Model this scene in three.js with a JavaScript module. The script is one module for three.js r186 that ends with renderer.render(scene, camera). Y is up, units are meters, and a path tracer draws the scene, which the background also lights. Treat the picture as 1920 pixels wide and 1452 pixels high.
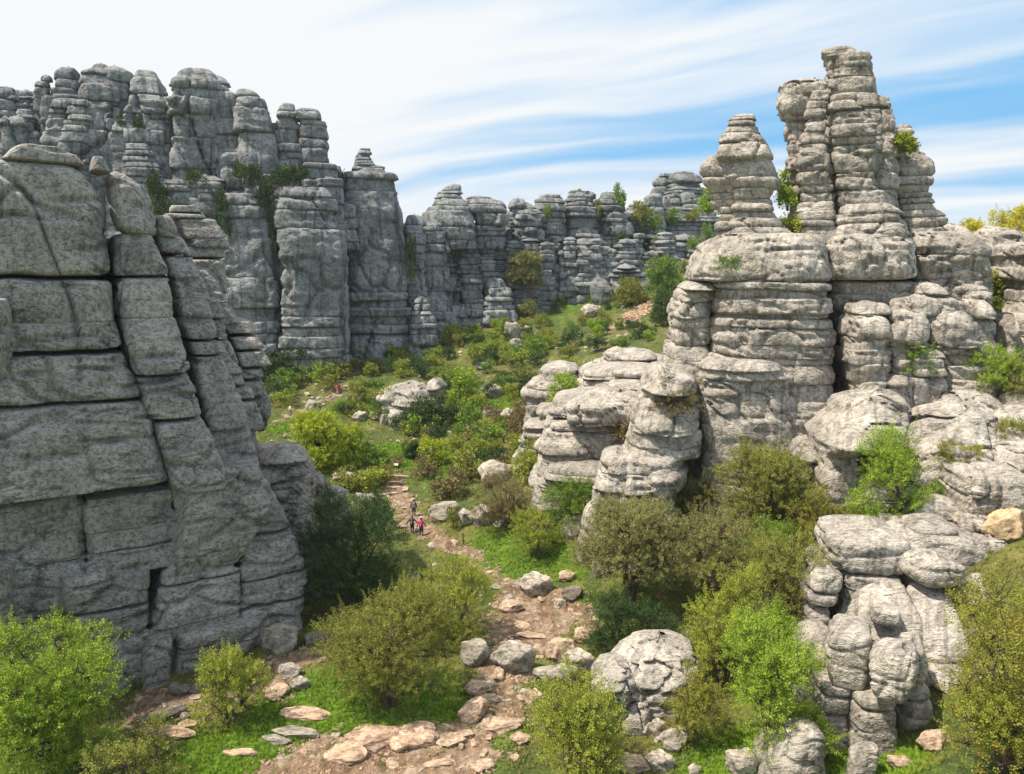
import * as THREE from 'three';
import { mergeGeometries, mergeVertices } from 'three/addons/utils/BufferGeometryUtils.js';
import { MarchingCubes } from 'three/addons/objects/MarchingCubes.js';
import { ImprovedNoise } from 'three/addons/math/ImprovedNoise.js';

// ------------------------------------------------------------------ camera, sky, sun, exposure
const FOV = 53, PITCH = 8.05 * Math.PI / 180, EYE = 26;
const scene = new THREE.Scene();
const camera = new THREE.PerspectiveCamera(FOV, 1920 / 1452, 0.5, 9000);
camera.position.set(0, EYE, 0);
camera.rotation.set(-PITCH, 0, 0);
const renderer = new THREE.WebGLRenderer({ antialias: true });
renderer.toneMapping = THREE.LinearToneMapping;
renderer.toneMappingExposure = 1.32;
renderer.shadowMap.enabled = true;

const perlin = new ImprovedNoise();
const N3 = (x, y, z) => perlin.noise(x + 91.3, y + 57.1, z + 33.7);
const fbm = (x, y, z, o = 4) => { let s = 0, a = 0.5; for (let i = 0; i < o; i++) { s += a * N3(x, y, z); x = x * 2.03 + 7.1; y = y * 2.03 + 3.3; z = z * 2.03 + 5.7; a *= 0.5; } return s; };
const sstep = (a, b, x) => { const t = Math.min(1, Math.max(0, (x - a) / (b - a))); return t * t * (3 - 2 * t); };
const lerp = (a, b, t) => a + (b - a) * t;
function rng(seed) { let a = (seed * 2654435761) >>> 0; return () => { a = (a + 0x6D2B79F5) | 0; let t = Math.imul(a ^ (a >>> 15), 1 | a); t = (t + Math.imul(t ^ (t >>> 7), 61 | t)) ^ t; return ((t ^ (t >>> 14)) >>> 0) / 4294967296; }; }
const lin = (hex) => { const c = new THREE.Color(hex); return [c.r, c.g, c.b]; };

{ // sky: spring blue with long bands of high thin cloud
  const W = 3072, H = 1536, data = new Float32Array(W * H * 4);
  const A = -50 * Math.PI / 180, Dx = Math.sin(A), Dz = -Math.cos(A);   // the bands run towards this bearing
  for (let j = 0; j < H; j++) for (let i = 0; i < W; i++) {
    const ph = ((i + 0.5) / W - 0.5) * 2 * Math.PI, el = ((j + 0.5) / H - 0.5) * Math.PI;
    const x = Math.cos(ph) * Math.cos(el), z = Math.sin(ph) * Math.cos(el), y = Math.sin(el);
    const k = (j * W + i) * 4;
    let r, g, b;
    if (y < -0.02) { r = 0.30; g = 0.30; b = 0.27; } else {
      const yy = Math.max(0, y), t = Math.pow(yy, 0.45);
      r = lerp(0.60, 0.035, Math.min(1, t * 1.5)); g = lerp(0.78, 0.34, Math.min(1, t * 1.3)); b = lerp(0.90, 0.80, t);
      const q = 1 / (yy + 0.10), px = x * q, pz = z * q;
      const al = px * Dx + pz * Dz, ac = -px * Dz + pz * Dx;           // along and across the bands
      const warp = 1.6 * fbm(al * 0.20 + 4, ac * 0.30, 1.5, 5);
      const n1 = fbm(al * 0.12, (ac + warp) * 0.55 + 2.35, 8.2, 5);
      const n2 = fbm(al * 0.38 + 9, (ac + warp * 0.9) * 1.9, 3.3, 6);
      const n3 = fbm(al * 1.3 + 3, (ac + warp * 0.8) * 5.0, 6.1, 5);
      let c = 0.60 + 1.30 * n1 + 0.55 * n2 + 0.30 * n3;
      const az = Math.atan2(x, -z);
      c += 0.50 * sstep(0.15, -0.62, az) * (az > -2.2 ? 1 : 0.6) - 0.10 * sstep(0.0, 0.7, az);
      c += 0.34 * sstep(0.12, 0.0, yy);
      c = sstep(0.10, 1.05, c);
      r = lerp(r, 0.86, c) * 0.82; g = lerp(g, 0.89, c) * 0.82; b = lerp(b, 0.91, c) * 0.82;
      const sd = Math.max(0, x * -0.45 + y * 0.87 + z * 0.17);         // glow of the air towards the sun
      const w = 1 + 0.22 * Math.pow(sd, 6); r *= w; g *= w; b *= w;
    }
    data[k] = r; data[k + 1] = g; data[k + 2] = b; data[k + 3] = 1;
  }
  const sky = new THREE.DataTexture(data, W, H, THREE.RGBAFormat, THREE.FloatType);
  sky.mapping = THREE.EquirectangularReflectionMapping; sky.magFilter = THREE.LinearFilter; sky.minFilter = THREE.LinearFilter; sky.needsUpdate = true;
  scene.background = sky; scene.environment = sky;
}
const SUN = new THREE.Vector3(-0.45, 0.87, 0.17).normalize();
const sun = new THREE.DirectionalLight(0xfff0da, 5);
sun.position.copy(SUN).multiplyScalar(400).add(new THREE.Vector3(0, 0, -120)); sun.target.position.set(0, 0, -120);
sun.castShadow = true; sun.shadow.radius = 1.5; sun.shadow.mapSize.set(4096, 4096);
Object.assign(sun.shadow.camera, { left: -180, right: 180, top: 180, bottom: -180, near: 1, far: 900 });
scene.add(sun, sun.target);
scene.fog = new THREE.FogExp2(new THREE.Color().setRGB(0.72, 0.82, 0.92), 0.00014);

// ------------------------------------------------------------------ helpers
const F = 726 / Math.tan(FOV * Math.PI / 360), SP = Math.sin(PITCH), CP = Math.cos(PITCH);
// the point of the place that lies at horizontal distance d along the sight line of a survey pixel
function at(px, py, d) {
  const x = (px - 960) / F, y = -(py - 726) / F, Y = y * CP - SP, Z = -y * SP - CP, t = d / -Z;
  return new THREE.Vector3(x * t, EYE + Y * t, Z * t);
}
const mPer = (d, py) => { const y = -(py - 726) / F; return d / (y * SP + CP) / F; };   // metres per survey pixel at that distance
const used = {};
const numbered = (n) => { const k = used[n] = (used[n] ?? -1) + 1; return k ? n + '_' + String(k).padStart(3, '0') : n; };
function tag(o, label, category, group, kind) { if (label) o.userData.label = label; if (category) o.userData.category = category; if (group) o.userData.group = group; if (kind) o.userData.kind = kind; return o; }
function thing(name, label, category, pos, group) { const g = new THREE.Group(); g.name = numbered(name); g.position.copy(pos); scene.add(g); return tag(g, label, category, group); }
function mesh(name, geo, mat, parent) { const m = new THREE.Mesh(geo, mat); m.name = name; m.castShadow = m.receiveShadow = true; parent.add(m); return m; }
function geom(pos, idx, uv, col) {
  const g = new THREE.BufferGeometry();
  g.setAttribute('position', new THREE.Float32BufferAttribute(pos, 3));
  if (uv) g.setAttribute('uv', new THREE.Float32BufferAttribute(uv, 2));
  if (col) g.setAttribute('color', new THREE.Float32BufferAttribute(col, 3));
  g.setIndex(idx); g.computeVertexNormals();
  return g;
}

// ------------------------------------------------------------------ textures
// value noise that repeats every (px, py) cells
function tiler(seed) {
  const r = rng(seed), T = new Float32Array(65536); for (let i = 0; i < 65536; i++) T[i] = r();
  return (x, y, px, py) => {
    const xi = Math.floor(x), yi = Math.floor(y), fx = x - xi, fy = y - yi, u = fx * fx * (3 - 2 * fx), v = fy * fy * (3 - 2 * fy);
    const x0 = ((xi % px) + px) % px, x1 = (x0 + 1) % px, y0 = ((yi % py) + py) % py, y1 = (y0 + 1) % py;
    const a = T[(x0 + y0 * 257) & 65535], b = T[(x1 + y0 * 257) & 65535], c = T[(x0 + y1 * 257) & 65535], d = T[(x1 + y1 * 257) & 65535];
    return (a + (b - a) * u) * (1 - v) + (c + (d - c) * u) * v;
  };
}
function tileFbm(n, u, v, fx, fy, oct) { let s = 0, a = 0.5, w = 0; for (let o = 0; o < oct; o++) { s += a * n(u * fx, v * fy, fx, fy); w += a; fx *= 2; fy *= 2; a *= 0.55; } return s / w; }
function texPair(S, fn) {
  const c = new Uint8Array(S * S * 4), b = new Uint8Array(S * S * 4);
  for (let j = 0; j < S; j++) for (let i = 0; i < S; i++) {
    const o = fn(i / S, j / S), k = (j * S + i) * 4;
    for (let q = 0; q < 3; q++) { c[k + q] = Math.max(0, Math.min(255, o[q] * 255)); b[k + q] = Math.max(0, Math.min(255, o[3] * 255)); }
    c[k + 3] = b[k + 3] = 255;
  }
  const mk = (d, cs) => { const t = new THREE.DataTexture(d, S, S); t.wrapS = t.wrapT = THREE.RepeatWrapping; t.magFilter = THREE.LinearFilter; t.minFilter = THREE.LinearMipmapLinearFilter; t.generateMipmaps = true; t.colorSpace = cs; t.needsUpdate = true; return t; };
  return [mk(c, THREE.SRGBColorSpace), mk(b, THREE.NoColorSpace)];
}
// limestone: vertical run marks and flutes, pits, short level cracks, lichen flecks
function rockMaps(seed, flute, pit, fleck) {
  const n = tiler(seed), m = tiler(seed + 11);
  return texPair(1024, (u, v) => {
    const base = tileFbm(n, u, v, 6, 6, 6), fine = tileFbm(m, u, v, 48, 48, 3);
    const run = tileFbm(m, u + 0.012 * Math.sin(v * 6.283), v, 34, 2, 3), runs = sstep(0.50, 0.66, run) * sstep(0.35, 0.6, tileFbm(n, u, v, 5, 3, 3));
    const fl = tileFbm(n, u + 0.02 * tileFbm(m, u, v, 3, 5, 2), v, 22, 2, 2);
    const pn = tileFbm(m, u, v, 14, 40, 2), pits = sstep(0.66, 0.8, pn);
    const cr = Math.abs(tileFbm(n, u, v + 0.02 * base, 5, 26, 3) - 0.5), crack = sstep(0.030, 0.0, cr) * sstep(0.5, 0.62, tileFbm(m, u, v, 9, 9, 2));
    const li = sstep(0.60, 0.70, tileFbm(m, u, v, 56, 56, 3)), dk = sstep(0.58, 0.72, tileFbm(n, u + 0.31, v + 0.17, 42, 42, 3));
    const grit = tileFbm(m, u + 0.5, v, 110, 110, 2); let c = 0.91 + 0.30 * (base - 0.5) + 0.42 * (fine - 0.5) + 0.22 * (grit - 0.5);
    c *= 1 - 0.17 * flute * runs; c *= 1 - 0.22 * pits * pit; c *= 1 - 0.25 * crack; c += 0.07 * li * fleck; c *= 1 - 0.15 * dk * fleck;
    let h = 0.5 + 0.5 * (base - 0.5) + 0.45 * (fine - 0.5) + flute * 0.45 * (fl - 0.5) + 0.30 * (grit - 0.5) - 0.35 * pits * pit - 0.4 * crack;
    return [c * 1.01, c, c * 0.985, h];
  });
}
const [rockC1, rockB1] = rockMaps(3, 1.0, 0.7, 0.7);
const [rockC2, rockB2] = rockMaps(8, 0.35, 0.45, 1.3);
const [rockC3, rockB3] = rockMaps(14, 1.3, 0.6, 0.6);
const [soilC, soilB] = (() => { const n = tiler(21), m = tiler(22); return texPair(1024, (u, v) => {
  const a = tileFbm(n, u, v, 8, 8, 6), f = tileFbm(m, u, v, 90, 90, 2), peb = sstep(0.62, 0.72, tileFbm(m, u, v, 60, 60, 2));
  const c = 0.72 + 0.5 * (a - 0.5) + 0.4 * (f - 0.5) + 0.2 * peb; return [c, c, c, 0.5 + 0.6 * (a - 0.5) + 0.3 * (f - 0.5) + 0.25 * peb]; }); })();
const rockMat = (c, b, tile, bump, rough = 0.93) => { const cc = c.clone(), bb = b.clone(); cc.repeat.set(1 / tile, 1 / tile); bb.repeat.set(1 / tile, 1 / tile); cc.needsUpdate = bb.needsUpdate = true; return new THREE.MeshStandardMaterial({ map: cc, bumpMap: bb, bumpScale: bump, roughness: rough, vertexColors: true }); };
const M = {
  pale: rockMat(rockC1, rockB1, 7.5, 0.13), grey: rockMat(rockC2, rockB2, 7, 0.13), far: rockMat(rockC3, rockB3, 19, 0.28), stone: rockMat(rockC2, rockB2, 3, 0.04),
};
// ------------------------------------------------------------------ terrain
const CP_ = [
  [-100, 1460, 38], [100, 1440, 38.2], [300, 1330, 43], [500, 1440, 37.8], [960, 1445, 37.6], [1250, 1440, 38], [1450, 1440, 36.2],
  [1640, 1440, 36.4], [1880, 1430, 30.5], [1800, 1300, 38], [1560, 1200, 44], [1400, 1180, 48], [1910, 1100, 40], [1600, 1010, 51], [1890, 1000, 46],
  [1500, 960, 57], [1780, 960, 52], [1700, 860, 60], [1900, 860, 54], [1550, 800, 66], [1900, 720, 64], [1850, 600, 74], [1850, 520, 80], [1900, 478, 86], [1780, 478, 86],
  [620, 1230, 47.5], [930, 1230, 48.7], [1130, 1240, 48], [1000, 1100, 59.5], [860, 1060, 65], [1100, 1030, 64], [780, 1003, 73], [950, 930, 83],
  [1130, 930, 70], [1290, 930, 67], [1000, 900, 80], [1040, 800, 95], [1000, 760, 110], [1200, 700, 110],
  [640, 900, 92], [730, 860, 100], [860, 800, 118], [560, 790, 120], [640, 738, 139], [760, 760, 128], [950, 640, 165], [800, 625, 174], [560, 675, 160], [680, 660, 163],
  [1100, 640, 152], [1200, 600, 170], [1100, 540, 200], [1040, 505, 206], [1250, 520, 190], [870, 700, 148], [950, 820, 104],
].map(([x, y, d]) => at(x, y, d)).concat([
  [-60, 2, -20], [-50, 1, 30], [0, 2, 40], [40, 10, 30], [60, 18, -20], [75, 25, -60], [70, 29, -110], [-60, 3, -60], [-45, 4, -110], [-90, 12, -150], [-70, 16, -200],
  [0, 24, -260], [60, 26, -260], [-120, 20, -260], [120, 30, -200], [120, 30, -100], [-120, 8, -60], [120, 20, 0], [-120, 5, 20], [35, 33, -230], [60, 24, -170],
].map((a) => new THREE.Vector3(...a)));
const tps = (() => {
  const n = CP_.length, m = n + 3, Am = [], S = 40;
  const U = (r2) => r2 < 1e-9 ? 0 : 0.5 * r2 * Math.log(r2);
  for (let i = 0; i < m; i++) Am.push(new Float64Array(m + 1));
  for (let i = 0; i < n; i++) {
    const a = CP_[i];
    for (let j = 0; j < n; j++) { const b = CP_[j]; Am[i][j] = U(((a.x - b.x) ** 2 + (a.z - b.z) ** 2) / S / S) + (i === j ? 0.01 : 0); }
    Am[i][n] = Am[n][i] = 1; Am[i][n + 1] = Am[n + 1][i] = a.x / S; Am[i][n + 2] = Am[n + 2][i] = a.z / S; Am[i][m] = a.y;
  }
  for (let c = 0; c < m; c++) {
    let p = c; for (let r = c + 1; r < m; r++) if (Math.abs(Am[r][c]) > Math.abs(Am[p][c])) p = r;
    [Am[c], Am[p]] = [Am[p], Am[c]];
    for (let r = 0; r < m; r++) if (r !== c) { const f = Am[r][c] / Am[c][c]; if (f) for (let k = c; k <= m; k++) Am[r][k] -= f * Am[c][k]; }
  }
  const w = Am.map((r, i) => r[m] / r[i]);
  return (x, z) => { let s = w[n] + w[n + 1] * x / S + w[n + 2] * z / S; for (let i = 0; i < n; i++) { const b = CP_[i]; s += w[i] * U(((x - b.x) ** 2 + (z - b.z) ** 2) / S / S); } return s; };
})();
function ground0(x, z) {   // broad form
  const ex = Math.max(0, Math.abs(x) - 115), ez = Math.max(0, -z - 265, z - 45), e = Math.hypot(ex, ez);
  const cx = Math.max(-130, Math.min(130, x)), cz = Math.max(-280, Math.min(60, z));
  const h = Math.max(-1, Math.min(40, tps(cx, cz)));
  return lerp(h, 12 + 5 * N3(x * 0.004, 0, z * 0.004), sstep(0, 160, e));
}
function ground(x, z) {
  const d = Math.hypot(x, z), far = sstep(60, 130, d);
  return ground0(x, z) + 0.55 * N3(x * 0.11, 3.1, z * 0.11) + lerp(0.22, 0.5, far) * N3(x * 0.37, 8.2, z * 0.37) + 0.07 * N3(x * 1.3, 1.2, z * 1.3);
}
function hit(px, py) {   // where a sight line meets the ground
  let d = 22, p = at(px, py, d);
  for (; d < 330; d += d < 110 ? 0.4 : 0.8) { p = at(px, py, d); if (p.y < ground(p.x, p.z)) break; }
  for (let k = 0, s = 0.4; k < 6; k++, s /= 2) { const q = at(px, py, d - s); if (q.y < ground(q.x, q.z)) { d -= s; p = q; } }
  p.y = ground(p.x, p.z); p.d = d; p.s = mPer(d, py);
  return p;
}
// trodden earth: runs of [x pixel, y pixel, half width in metres]
const trails = [
  [[700, 1470, 5.5], [820, 1440, 3.6], [900, 1400, 2.6], [935, 1340, 1.9], [948, 1290, 1.9], [945, 1240, 2.4], [985, 1195, 4.0], [1010, 1150, 4.4], [985, 1110, 3.2], [945, 1095, 1.5], [912, 1070, 1.3], [893, 1045, 1.2], [850, 1024, 1.3], [800, 1006, 1.8], [778, 985, 1.9], [762, 955, 2.0], [742, 925, 1.8], [735, 900, 1.8], [738, 885, 1.5]],
  [[1100, 1180, 1.6], [1095, 1140, 1.3], [1060, 1160, 1.4]], [[560, 1225, 1.6], [500, 1290, 1.4], [400, 1310, 2.0], [290, 1320, 2.4]], [[590, 1235, 1.0], [540, 1250, 1.2]],
  [[520, 790, 1.4], [545, 778, 1.3], [580, 768, 1.3], [610, 750, 1.3], [632, 738, 1.3], [650, 725, 1.0]], [[1205, 580, 3.5], [1180, 600, 3.0], [1150, 615, 2.4]], [[560, 1452, 3], [640, 1440, 4]],
  [[855, 835, 0.8], [820, 815, 0.8]],
].map((t) => t.map(([x, y, w]) => { const p = hit(x, y); return [p.x, p.z, w]; }));
function trailMask(x, z) {
  let best = -9;
  for (const t of trails) for (let i = 0; i + 1 < t.length; i++) {
    const [ax, az, aw] = t[i], [bx, bz, bw] = t[i + 1], dx = bx - ax, dz = bz - az;
    if (x < Math.min(ax, bx) - 8 || x > Math.max(ax, bx) + 8 || z < Math.min(az, bz) - 8 || z > Math.max(az, bz) + 8) continue;
    const k = Math.max(0, Math.min(1, ((x - ax) * dx + (z - az) * dz) / (dx * dx + dz * dz + 1e-6)));
    best = Math.max(best, lerp(aw, bw, k) * 0.78 - Math.hypot(x - ax - dx * k, z - az - dz * k));
  }
  return best < -3 ? best : best + 2.6 * fbm(x * 0.4, 2.2, z * 0.4, 4) + 0.9 * N3(x * 1.1, 5, z * 1.1) - 0.35;
}
// lush meadow patches [x, y, radius in metres]
const meadows = [[1000, 1050, 7.5], [930, 1020, 4.5], [560, 1380, 7], [640, 1320, 5.5], [440, 1420, 6], [760, 860, 9], [720, 850, 6], [840, 1320, 5], [620, 1190, 3], [1080, 1130, 3], [1120, 1180, 2.5], [1350, 1440, 4], [1640, 1430, 3.5], [1430, 1010, 4], [700, 760, 9], [620, 800, 7], [900, 770, 9], [1090, 560, 14], [60, 1420, 4], [960, 740, 8], [560, 800, 7]]
  .map(([x, y, r]) => { const p = hit(x, y); return [p.x, p.z, r]; });
function lush(x, z) { let b = -1; for (const [mx, mz, r] of meadows) b = Math.max(b, 1 - Math.hypot(x - mx, z - mz) / r); return Math.max(0, Math.min(1, b * 1.5 + 0.1 + 1.5 * fbm(x * 0.22, 7, z * 0.22, 4))); }
const C_LUSH = [0.15, 0.26, 0.018], C_OLIVE = [0.20, 0.215, 0.040], C_DRY = [0.27, 0.215, 0.085], C_SCRUB = [0.115, 0.175, 0.028], C_SOIL = [0.40, 0.27, 0.175], C_STONE = [0.34, 0.30, 0.25];
const mix3 = (a, b, t) => [lerp(a[0], b[0], t), lerp(a[1], b[1], t), lerp(a[2], b[2], t)];
function groundColor(x, z) {
  const n = fbm(x * 0.12, 4.4, z * 0.12, 4), n2 = fbm(x * 0.6, 9.1, z * 0.6, 3);
  let c = mix3(C_OLIVE, C_SCRUB, sstep(-0.2, 0.25, n + 0.4 * n2));
  c = mix3(c, C_DRY, sstep(0.12, 0.4, n2 - n * 0.6) * 0.7);
  c = mix3(c, C_LUSH, sstep(0.15, 0.75, lush(x, z)));
  return mix3(c, C_STONE, sstep(0.26, 0.36, fbm(x * 0.5 + 30, 2, z * 0.5, 3)) * (1 - lush(x, z)) * 0.8);
}
function axis(lo, hi, a, b, step, grow) { // dense between a and b, widening outwards
  const v = []; for (let x = a; x <= b; x += step) v.push(x);
  for (let x = b, s = step; x < hi;) { s *= grow; x = Math.min(hi, x + s); v.push(x); }
  for (let x = a, s = step; x > lo;) { s *= grow; x = Math.max(lo, x - s); v.unshift(x); }
  return v;
}
{
  const xs = axis(-4000, 4000, -34, 40, 0.5, 1.07), zs = axis(-4000, 400, -112, -30, 0.5, 1.045), nx = xs.length, nz = zs.length;
  const pos = [], uv = [], col = [], idx = [];
  for (let j = 0; j < nz; j++) for (let i = 0; i < nx; i++) { const x = xs[i], z = zs[j]; pos.push(x, ground(x, z), z); uv.push(x, z); col.push(...groundColor(x, z)); }
  for (let j = 0; j + 1 < nz; j++) for (let i = 0; i + 1 < nx; i++) { const a = j * nx + i; idx.push(a, a + nx, a + 1, a + 1, a + nx, a + nx + 1); }
  const t1 = soilC.clone(), t2 = soilB.clone(); t1.repeat.set(1 / 6, 1 / 6); t2.repeat.set(1 / 6, 1 / 6); t1.needsUpdate = t2.needsUpdate = true;
  tag(mesh('ground', geom(pos, idx, uv, col), new THREE.MeshStandardMaterial({ map: t1, bumpMap: t2, bumpScale: 0.10, roughness: 1, vertexColors: true }), scene), 'grassy valley floor and slopes between the grey limestone formations', 'ground', null, 'structure');
  // the trail: a sheet of trodden reddish earth that rises out of the turf where feet have worn it
  function trailSheet(name, label, x0, x1, z0, z1, st) {
    const nx = Math.round((x1 - x0) / st), nz = Math.round((z1 - z0) / st), id = new Int32Array((nx + 1) * (nz + 1)).fill(-1), mk = new Float32Array((nx + 1) * (nz + 1));
    const pos = [], uv = [], col = [], idx = [];
    for (let j = 0; j <= nz; j++) for (let i = 0; i <= nx; i++) mk[j * (nx + 1) + i] = trailMask(x0 + i * st, z0 + j * st);
    const v = (k) => { if (id[k] < 0) { id[k] = pos.length / 3; const i = k % (nx + 1), j = (k / (nx + 1)) | 0, x = x0 + i * st, z = z0 + j * st, m = mk[k];
      pos.push(x, ground(x, z) + Math.max(-0.16, Math.min(0.07, m * 0.14)) + 0.03 * N3(x * 2.2, 4, z * 2.2), z); uv.push(x, z);
      let c = mix3(C_SOIL, [0.25, 0.15, 0.09], sstep(-0.05, 0.3, fbm(x * 0.5, 1, z * 0.5, 4))); c = mix3(c, [0.58, 0.46, 0.35], sstep(0.02, 0.25, fbm(x * 0.8, 11, z * 0.8, 4))); col.push(...c); } return id[k]; };
    for (let j = 0; j < nz; j++) for (let i = 0; i < nx; i++) { const k = j * (nx + 1) + i, q = [k, k + nx + 1, k + 1, k + nx + 2]; if (Math.max(...q.map((a) => mk[a])) < -0.6) continue; const [a, b, c, d] = q.map(v); idx.push(a, b, c, c, b, d); }
    const s1 = soilC.clone(), s2 = soilB.clone(); s1.repeat.set(0.5, 0.5); s2.repeat.set(0.5, 0.5); s1.needsUpdate = s2.needsUpdate = true;
    tag(mesh(name, geom(pos, idx, uv, col), new THREE.MeshStandardMaterial({ map: s1, bumpMap: s2, bumpScale: 0.05, roughness: 0.95, vertexColors: true }), scene), label, 'path', null, 'structure');
  }
  trailSheet('dirt_path', 'reddish stony dirt path winding up the green valley floor', -27, 13, -108, -34, 0.16);
  trailSheet('far_dirt_path', 'thin pale dirt path crossing the far slope below the grey cliff', -48, -20, -150, -116, 0.3);
  trailSheet('scree_patch', 'ochre bare earth patch on the far slope beside the tower', 16, 38, -182, -150, 0.35);
}
// ------------------------------------------------------------------ layered limestone
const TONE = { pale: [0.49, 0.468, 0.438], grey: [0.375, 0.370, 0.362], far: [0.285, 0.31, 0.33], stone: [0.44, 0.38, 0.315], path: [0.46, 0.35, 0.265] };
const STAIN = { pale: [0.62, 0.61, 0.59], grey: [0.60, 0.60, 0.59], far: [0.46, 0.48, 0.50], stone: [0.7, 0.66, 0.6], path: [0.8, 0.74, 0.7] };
function rockColor(x, y, z, kind, k, out) { // large stains: grey films, rain runs, ochre patches
  const t = TONE[kind], s = STAIN[kind];
  const a = sstep(0.0, 0.35, fbm(x * 0.16 * k, y * 0.22 * k, z * 0.16 * k, 3) + 0.08), run = sstep(0.10, 0.34, fbm(x * 0.9 * k, y * 0.07 * k, z * 0.9 * k, 3)) * (0.35 + 0.65 * a);
  const o = sstep(0.22, 0.42, fbm(x * 0.3 * k + 40, y * 0.5 * k, z * 0.3 * k, 3));
  const v = 1 + 0.26 * N3(x * 0.5 * k, y * 0.6 * k, z * 0.5 * k);
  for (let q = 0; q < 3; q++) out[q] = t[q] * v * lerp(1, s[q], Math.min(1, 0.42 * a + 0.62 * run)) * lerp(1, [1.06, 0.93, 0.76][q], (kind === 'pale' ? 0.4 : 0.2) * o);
}
const footCache = {};
function footprint(e, ratio, n) { // points evenly spaced round a superellipse of half width 1 and half depth ratio, closer on the side facing +z
  const key = e.toFixed(1) + '|' + ratio.toFixed(2) + '|' + n; if (footCache[key]) return footCache[key];
  const K = 1440, P = [], L = [0]; let len = 0, w = 0;
  for (let i = 0; i <= K; i++) { const t = -Math.PI / 2 + i / K * 2 * Math.PI, c = Math.cos(t), s = Math.sin(t); P.push([Math.sign(c) * Math.abs(c) ** (2 / e), Math.sign(s) * Math.abs(s) ** (2 / e) * ratio]); }
  for (let i = 1; i <= K; i++) { const dl = Math.hypot(P[i][0] - P[i - 1][0], P[i][1] - P[i - 1][1]); len += dl; const nz = (P[i - 1][0] - P[i][0]) / (dl || 1); w += dl * (nz > 0.25 ? 1 : nz > -0.4 ? (P[i][1] > -ratio * 0.3 ? 0.45 : 0.15) : 0.1); L.push(w); }
  const out = []; let j = 0;
  for (let i = 0; i <= n; i++) {
    const tgt = w * i / n; while (j < K - 1 && L[j + 1] < tgt) j++;
    const f = (tgt - L[j]) / (L[j + 1] - L[j] + 1e-9), a = P[j], b = P[j + 1];
    out.push([lerp(a[0], b[0], f), lerp(a[1], b[1], f)]);
  }
  const nrm = out.map((p, i) => { const a = out[i ? i - 1 : n - 1], b = out[i < n ? i + 1 : 1], tx = b[0] - a[0], tz = b[1] - a[1], l = Math.hypot(tx, tz) || 1; return [tz / l, -tx / l]; });
  return footCache[key] = { pts: out, nrm, len, wlen: w };
}
// cracked blocks: signed offset of the block a point lies in, and how near it is to a crack
const H3 = (i, j, k) => { let h = Math.imul(i, 374761393) ^ Math.imul(j, 668265263) ^ Math.imul(k, 2147483647 - 1274126177); h = Math.imul(h ^ (h >>> 13), 1274126177); return h ^ (h >>> 16); };
const cell = [0, 0];
function blocks(x, y, z) {
  const xi = Math.floor(x), yi = Math.floor(y), zi = Math.floor(z); let f1 = 9, f2 = 9, id = 0;
  for (let a = -1; a <= 1; a++) for (let b = -1; b <= 1; b++) for (let c = -1; c <= 1; c++) {
    const h = H3(xi + a, yi + b, zi + c), dx = xi + a + (h & 1023) / 1023 - x, dy = yi + b + ((h >>> 10) & 1023) / 1023 - y, dz = zi + c + ((h >>> 20) & 1023) / 1023 - z;
    const q = Math.max(Math.abs(dx), Math.abs(dy), Math.abs(dz)) * 0.5 + 0.5 * Math.sqrt(dx * dx + dy * dy + dz * dz);
    if (q < f1) { f2 = f1; f1 = q; id = h; } else if (q < f2) f2 = q;
  }
  cell[0] = ((id >>> 5) & 255) / 127.5 - 1; cell[1] = f2 - f1; return cell;
}
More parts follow.
